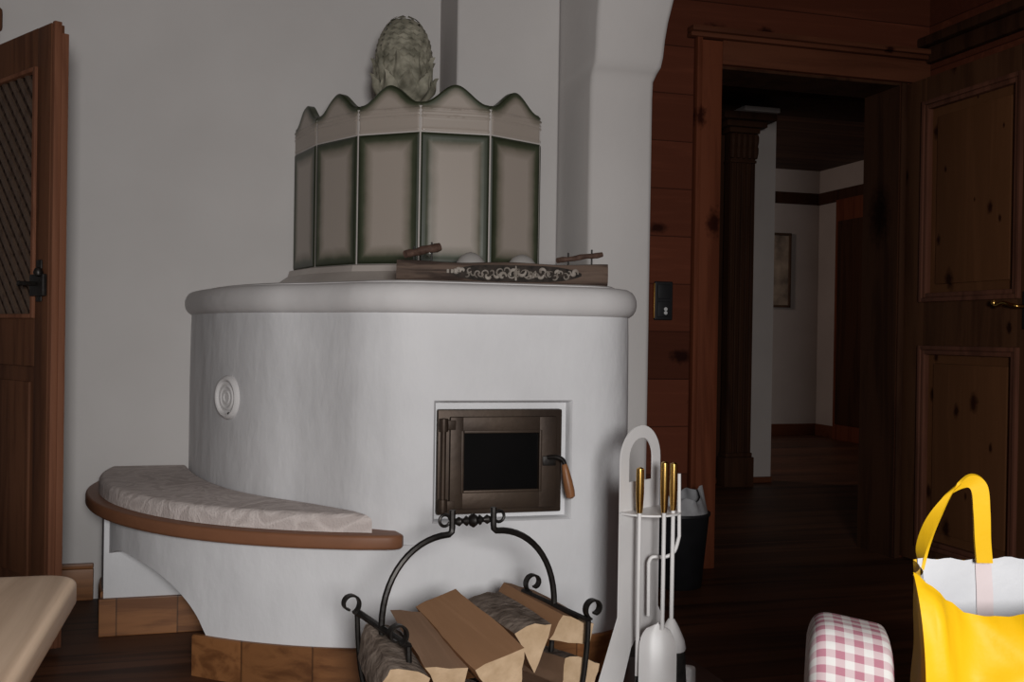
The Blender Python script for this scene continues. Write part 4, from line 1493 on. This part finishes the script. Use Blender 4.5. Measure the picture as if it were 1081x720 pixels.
mb.prism([(x, y) for x, y in base_o], .012, .030, .004, 2); part(ts, 'base', mb, 'white_metal', 40)
for sy in (-1, 1):
    mb = MB(); mb.box((-.006, sy * .225 - .016, .0), (.03, sy * .225 + .016, .095), .010, 3); part(ts, 'foot', mb, 'white_metal')
# shelf ring
SZ = P(690, 541, 2.68).z
mb = MB()
sh = [(0.0, -hw), ] + [(.02 + .092 * math.cos(R(a)), .088 * math.sin(R(a))) for a in range(-90, 91, 10)] + [(0.0, hw)]
mb.prism(sh, SZ - .003, SZ + .002); mb.box((.0, -hw, SZ - .028), (.004, -hw + .012, SZ + .002)); part(ts, 'shelf', mb, 'white_metal', 30)

def tool(name, label, x, y, ztop_h, hlen, zrod, cat, rodr=.0052):
    t = thing(name, label, cat, (x, y, zrod), TF, group='fireside tools')
    mb = MB()
    z1 = ztop_h; z0 = ztop_h - hlen
    mb.lathe([(0, z1), (.004, z1 - .001), (.0095, z1 - .004), (.010, z1 - .012), (.0105, z0 + hlen * .45), (.0085, z0 + .012), (.0068, z0), (0, z0)], (x, y, 0), 18)
    part(t, 'handle', mb, 'brass', 40, label='brass handle')
    mb = MB(); mb.tube([Vector((x, y, z0 + .004)), Vector((x, y, zrod))], rodr, 10); part(t, 'rod', mb, 'white_metal')
    return t
INV = TF.inverted()
def tp(px, py, Y):
    return INV @ P(px, py, Y)
# poker
q = tp(676, 493, 2.60)
pk = tool('poker', 'fireside poker, nearest the back plate, with a dark tip', q.x, q.y, q.z, .115, .14, 'poker')
mb = MB(); mb.tube([Vector((q.x, q.y, .15)), Vector((q.x, q.y, .075)), Vector((q.x - .004, q.y - .004, .055)), Vector((q.x - .02, q.y - .01, .045))], [.0056, .0056, .005, .003], 8); part(pk, 'tip', mb, 'iron', label='dark sooty tip')
# shovel
q = tp(702, 487, 2.585)
sv = tool('ash_shovel', 'fireside shovel with broad white blade at the front of the stand', q.x, q.y, q.z, .128, .27, 'shovel')
sx0, sy0 = q.x, q.y
# blade faces the camera
wd_ = (P(700, 690, 2.585) - Vector((0, 0, 1))); vdir = Vector((wd_.x, wd_.y, 0)).normalized()
lv_ = (INV.to_3x3() @ vdir); lsd = Vector((0, 0, 1)).cross(lv_)      # sideways in tool frame
mb = MB()
zbt, ztp = .115, .285
def blade(s, r):
    xx = (s - .5) * 2
    w = .046 * (1 if r < .62 else math.sqrt(max(0.0, 1 - ((r - .62) / .38) ** 2.2)) * .96 + .04)
    dz = zbt + (ztp - zbt) * r - .012 * xx * (1 - r)
    curl = -.012 * abs(xx) ** 3 + .015 * r ** 3
    p = Vector((sx0, sy0, 0)) + lsd * (-xx * w + .010) - lv_ * (.028 * (1 - r) - curl + .004)
    return Vector((p.x, p.y, dz))
A_ = mb.grid(blade, 14, 14)
B_ = mb.grid(lambda s, r: blade(s, r) + lv_ * .003, 14, 14)
for i in range(14):
    mb.bm.faces.new((A_[i][0], B_[i][0], B_[i + 1][0], A_[i + 1][0])); mb.bm.faces.new((A_[i][-1], A_[i + 1][-1], B_[i + 1][-1], B_[i][-1]))
    mb.bm.faces.new((A_[0][i], A_[0][i + 1], B_[0][i + 1], B_[0][i])); mb.bm.faces.new((A_[-1][i], B_[-1][i], B_[-1][i + 1], A_[-1][i + 1]))
part(sv, 'blade', mb, 'white_metal', 50)
# brush
q = tp(711.5, 488, 2.64)
br = tool('hearth_brush', 'fireside brush with dark bristles behind the white shovel', q.x, q.y, q.z, .122, .26, 'brush')
mb = MB()
mb.lathe([(0, .285), (.008, .283), (.02, .262), (.034, .23), (.038, .21), (.036, .205), (0, .205)], (q.x, q.y, 0), 20)
part(br, 'ferrule', mb, 'white_metal')
mb = MB()
mb.lathe([(0, .21), (.034, .21), (.037, .18), (.040, .12), (.036, .115), (0, .12)], (q.x, q.y, 0), 20)
part(br, 'bristles', mb, 'bristle')
# tongs
tg_t = tp(717, 500, 2.66)
tg = thing('fire_iron', 'thin white bent fire iron without brass handle behind the brass-handled tools', 'fire iron', (tg_t.x, tg_t.y, .2), TF, group='fireside tools')
a_ = tp(717, 500, 2.66); b_ = tp(717, 566, 2.66); c_ = tp(712, 582, 2.66); d_ = tp(702, 588, 2.66); e_ = tp(689, 588, 2.66); f_ = tp(685, 594, 2.66); g_ = tp(684.5, 650, 2.66)
mb = MB(); mb.tube([a_, a_.lerp(b_, .5), b_] + cat_rom([b_, c_, d_, e_, f_], 4)[1:] + [f_.lerp(g_, .5), g_], .0048, 8); part(tg, 'rod', mb, 'white_metal', 50)

# hearth plate on the floor
hA = P(728, 690, 3.35); 
HPF = Matrix.Translation((.28, 2.85, 0)) @ Matrix.Rotation(ANG, 4, 'Z')
mb = MB(); mb.box((-.13, -.42, .0005), (.385, .345, .004), .001)
single('hearth_plate', 'flat brown hearth plate on the floor under the tool stand', 'hearth plate', mb, 'hearth', (0, 0, 0), HPF)

# =================================================================== TABLE (front left)
t0 = P(86, 608, 1.04); TBZ = .75
corner = Vector((-.437, 1.066, 0)); dirR = (Vector((-.349, .735, 0)) - Vector((-.428, 1.03, 0))).normalized()   # right edge, towards camera
TB = Matrix.Translation(corner) @ Matrix.Rotation(math.atan2(dirR.y, dirR.x) + PI / 2, 4, 'Z')   # -y runs towards camera, x to the right
tb = thing('wooden_table', 'pale wooden table with a rounded corner at the lower left', 'table', (-.5, -.55, 0), TB)
TW, TD = 1.0, 1.0
pts = []
for (cx2, cy2, a_0) in ((-.035, -.035, 0), (-TW, -.035, 90), (-TW, -TD, 180), (-.035, -TD, 270)):
    for k in range(7):
        a = R(a_0 + 90 * k / 6)
        pts.append((cx2 + .035 * math.cos(a), cy2 + .035 * math.sin(a)))
mb = MB(); mb.prism(pts, TBZ - .026, TBZ, .006, 3); part(tb, 'tabletop', mb, 'table', 40)
mb = MB()
mb.box((-TW + .12, -.14, TBZ - .12), (-.10, -.115, TBZ - .026)); mb.box((-TW + .12, -TD + .02, TBZ - .12), (-.10, -TD + .045, TBZ - .026))
mb.box((-.125, -TD + .045, TBZ - .12), (-.10, -.14, TBZ - .026)); mb.box((-TW + .12, -TD + .045, TBZ - .12), (-TW + .145, -.14, TBZ - .026))
part(tb, 'apron', mb, 'table')
for lx in (-.15, -TW + .17):
    for ly in (-.165, -TD + .07):
        mb = MB(); mb.box((lx - .03, ly - .03, 0), (lx + .03, ly + .03, TBZ - .026), .005); part(tb, 'leg', mb, 'table')

# =================================================================== SEAT UNDER BAG AND CUSHION (front right)
SEATZ = .43
st = thing('seat_bench', 'low wooden bench seat under the yellow bag', 'bench', (.78, 1.38, 0))
mb = MB(); mb.box((.44, 1.10, SEATZ - .035), (1.15, 1.67, SEATZ - .001), .006, 3); part(st, 'seat', mb, 'table')
for lx in (.50, 1.09):
    for ly in (1.16, 1.61):
        mb = MB(); mb.box((lx - .025, ly - .025, 0), (lx + .025, ly + .025, SEATZ - .035), .004); part(st, 'leg', mb, 'table')

# gingham cushion ---------------------------------------------------
gL = P(858, 690, 1.56)
GC = Matrix.Translation((.439, 1.34, SEATZ)) @ Matrix.Rotation(R(-14), 4, 'Z')
cw, cd, ch = .053, .075, .209
mb = MB()
def supr(c, e):
    return math.copysign(abs(c) ** e, c)
def cush(s, r):
    # s around (profile in y-z), r along x
    a = 2 * PI * s
    xx = (r - .5) * 2
    pw = 5 if xx < 0 else 14
    sh_ = (1 - abs(xx) ** pw) ** .34 if abs(xx) < 1 else 0.0
    y = cd * supr(math.cos(a), .62) * (.30 + .70 * sh_)
    z = ch / 2 + ch / 2 * supr(math.sin(a), .62) * (.22 + .78 * sh_)
    z -= .008 * xx * (1 if math.sin(a) > 0 else 0)
    if z < .012: z = max(.002, z)
    return Vector((cw * xx, y, z))
NA, NR = 64, 40
per = [0.0]
for i in range(NA):
    p0, p1 = cush(i / NA, .5), cush((i + 1) / NA, .5)
    per.append(per[-1] + (p1 - p0).length)
mb.grid(cush, NA, NR, lambda s, r: (cw * 2 * r, per[int(round(s * NA))]), closed_u=True)
for r in (0.0, 1.0):
    f = mb.bm.faces.new([mb.bm.verts.new(cush(i / NA, r)) for i in range(NA)])
    for lp in f.loops: lp[mb.uv].uv = (r * cw * 2, lp.vert.co.z)
single('gingham_cushion', 'pink and white gingham cushion beside the yellow bag', 'cushion', mb, 'gingham', (0, 0, 0), GC, 60)

# yellow shopping bag ------------------------------------------------
bag = thing('shopping_bag', 'yellow shopping bag with white lining and strap handle standing at the right', 'bag', (.68, 1.31, SEATZ))
bl0 = P(966, 592, 1.40); bl1 = P(1081, 577, 1.37)
fl0 = P(967, 590, 1.245)
XB0, XB1 = bl0.x, bl0.x + .36
YB = 1.405
XF0 = P(974, 640, 1.225).x; YF = 1.225
def lip(s):          # front lip height along the front panel
    a = [(0, .722), (.05, .706), (.09, .690), (.14, .676), (.2, .673), (.36, .676), (.55, .684), (.8, .69), (1, .72)]
    for (s0, z0), (s1, z1) in zip(a, a[1:]):
        if s <= s1:
            return lerp(z0, z1, sstep(0, 1, (s - s0) / (s1 - s0)))
    return .72
def wr(x, z, k):
    return .006 * math.sin(17 * x + 31 * z + k) + .004 * math.sin(41 * x - 23 * z + 2 * k) + .003 * math.sin(70 * z + 13 * x)
def crease(x, z):
    # diagonal pulls from the lip
    d = 0
    for (x0, z0, dx, dz, am, w) in ((XF0 + .06, .70, .6, -.8, .012, .012), (XF0 + .11, .675, .35, -.9, .010, .012), (XF0 + .02, .68, .12, -1, .010, .009), (XF0 + .15, .66, .95, .2, .009, .010), (XF0 + .09, .60, .9, .35, .008, .012)):
        t = (x - x0) * dx + (z - z0) * dz
        n_ = -(x - x0) * dz + (z - z0) * dx
        if t > -.02:
            d += am * math.exp(-(n_ / w) ** 2) * math.exp(-max(0, t) / .12)
    return d
def frontp(s, r, off=0.0):
    z1 = lip(s); z = lerp(SEATZ + .001, z1, r)
    x = lerp(XF0, XB1 + .02, s)
    y = YF + wr(x, z, 0) * min(1, s * 8) - crease(x, z) * 1.0 - .016 * math.sin(PI * r) + .03 * r ** 6
    return Vector((x, y + off, z))
def backp(s, r, off=0.0):
    z1 = bl0.z + .014 * s + .0015 * math.sin(s * 60) + .0012 * math.sin(s * 23)
    z = lerp(SEATZ + .001, z1, r)
    x = lerp(XB0, XB1, s)
    return Vector((x, YB + wr(x, z, 2) * .6 - .015 * s + off, z))
def sidep(s, r, left=True, off=0.0):
    # s: 0 front .. 1 back ; gusset folded inwards
    F_ = frontp(0 if left else 1, r); B2 = backp(0 if left else 1, r)
    p = F_.lerp(B2, s)
    fold = .030 * math.sin(PI * s) * (r ** .7) + .006 * math.sin(3 * PI * s) * r
    fold2 = .006 * math.sin(PI * s) + .006 * math.sin(3 * PI * s) * r
    p.x += (fold2 if left else -fold2) + off
    p.z += -.012 * math.sin(PI * s) * r ** 3
    return p
mb = MB()
mb.grid(frontp, 60, 50); mb.grid(backp, 30, 24)
mb.grid(lambda s, r: sidep(s, r, True), 16, 30); mb.grid(lambda s, r: sidep(s, r, False), 16, 30)
mb.poly([frontp(0, 0), frontp(1, 0), backp(1, 0), backp(0, 0)], [(0, 1, 2, 3)])
part(bag, 'outer_shell', mb, 'bag_yellow', 70, recalc=False)
mb = MB()
mb.grid(lambda s, r: frontp(.02 + .96 * s, r * .985, .004), 60, 40); mb.grid(lambda s, r: backp(.012 + .976 * s, r * 1.004, -.004), 40, 24)
mb.grid(lambda s, r: sidep(.02 + .96 * s, r * .98, True, .004), 12, 20); mb.grid(lambda s, r: sidep(.02 + .96 * s, r * .98, False, -.004), 12, 20)
part(bag, 'lining', mb, 'bag_white', 70, recalc=False, label='white inner lining')
# handle strap
def strap(pts, wvec, w, th=.0022):
    mb = MB()
    pts = cat_rom(pts, 8)
    wv2 = cat_rom(wvec, 8)
    A = []
    for p, q in zip(pts, wv2):
        q = q.normalized() * w / 2
        A.append((p - q, p + q))
    n_ = len(A)
    vs = []
    for i in range(n_):
        t = (pts[min(i + 1, n_ - 1)] - pts[max(0, i - 1)]).normalized()
        nn_ = t.cross(A[i][1] - A[i][0]).normalized() * th
        vs.append([mb.bm.verts.new(A[i][0] + nn_), mb.bm.verts.new(A[i][1] + nn_), mb.bm.verts.new(A[i][1] - nn_), mb.bm.verts.new(A[i][0] - nn_)])
    for a, b in zip(vs, vs[1:]):
        for k in range(4):
            mb.bm.faces.new((a[k], a[(k + 1) % 4], b[(k + 1) % 4], b[k]))
    mb.bm.faces.new(vs[0]); mb.bm.faces.new(vs[-1])
    return mb
ys = YB - .010
hp = [P(973, 600, ys + .016), P(974, 578, ys + .014), P(984, 550, ys - .0), P(1001, 522, ys - .012), P(1020, 508, ys - .02), P(1033, 514, ys - .022), P(1036, 540, ys - .018), P(1037, 570, ys - .012), P(1039, 594, ys - .008)]
wv_ = [Vector((.30, .95, 0)) * -1, Vector((.30, -.9, .05)), Vector((.50, -.7, .25)), Vector((.7, -.45, .75)), Vector((.35, -.5, 1)), Vector((1, -.2, .35)), Vector((1, -.1, .05)), Vector((1, 0, 0)), Vector((1, 0, 0))]
part(bag, 'handle', strap(hp, wv_, .0215), 'bag_strap', 60)
mb = MB()
x0 = P(1039, 594, ys).x
def pk_(s, r):
    x = x0 + (s - .5) * .021 + .010 * (1 - r); z = lerp(bl0.z - .16, bl0.z + .004, r)
    sx = (x - XB0) / (XB1 - XB0)
    q2 = backp(sx, (z - SEATZ) / (bl0.z + .014 * sx - SEATZ))
    return Vector((x, q2.y - .0062, z))
mb.grid(pk_, 6, 20)
part(bag, 'strap_anchor', mb, 'bag_pink', 60, recalc=False, label='pale pinkish strap end showing through the lining')

# =================================================================== LIGHT
def area(name, loc, target, size, power, color=(1, 1, 1), shape='SQUARE', sy=None):
    l = bpy.data.lights.new(name, 'AREA')
    l.energy = power; l.color = color; l.size = size
    if sy:
        l.shape = 'RECTANGLE'; l.size_y = sy
    o = bpy.data.objects.new(name, l)
    COL.objects.link(o)
    o.location = loc
    d = Vector(target) - Vector(loc)
    o.rotation_euler = d.to_track_quat('-Z', 'Y').to_euler()
    return o
area('window_light', (0.37, -1.05, 1.25), (0.0, 3.0, 0.0), .5, 101, (1.0, 0.99, 0.98), sy=.5)
hl_ = rp(700, 200, 9.0)
area('hall_fill', ROOM @ V3(-.2, fv + 1.6, 2.5), ROOM @ V3(1.4, fv + .4, 1.2), .5, 20, (1.0, .80, .70))  # unseen fill light, added to brighten the far end of the hallway

w = bpy.data.worlds.new('world')
SC.world = w
w.use_nodes = True
bg = w.node_tree.nodes['Background']
bg.inputs['Color'].default_value = (0.95, 0.96, 1.0, 1)
bg.inputs['Strength'].default_value = 0.06
SC.view_settings.view_transform = 'Standard'
SC.view_settings.look = 'None'
SC.view_settings.exposure = 0.0
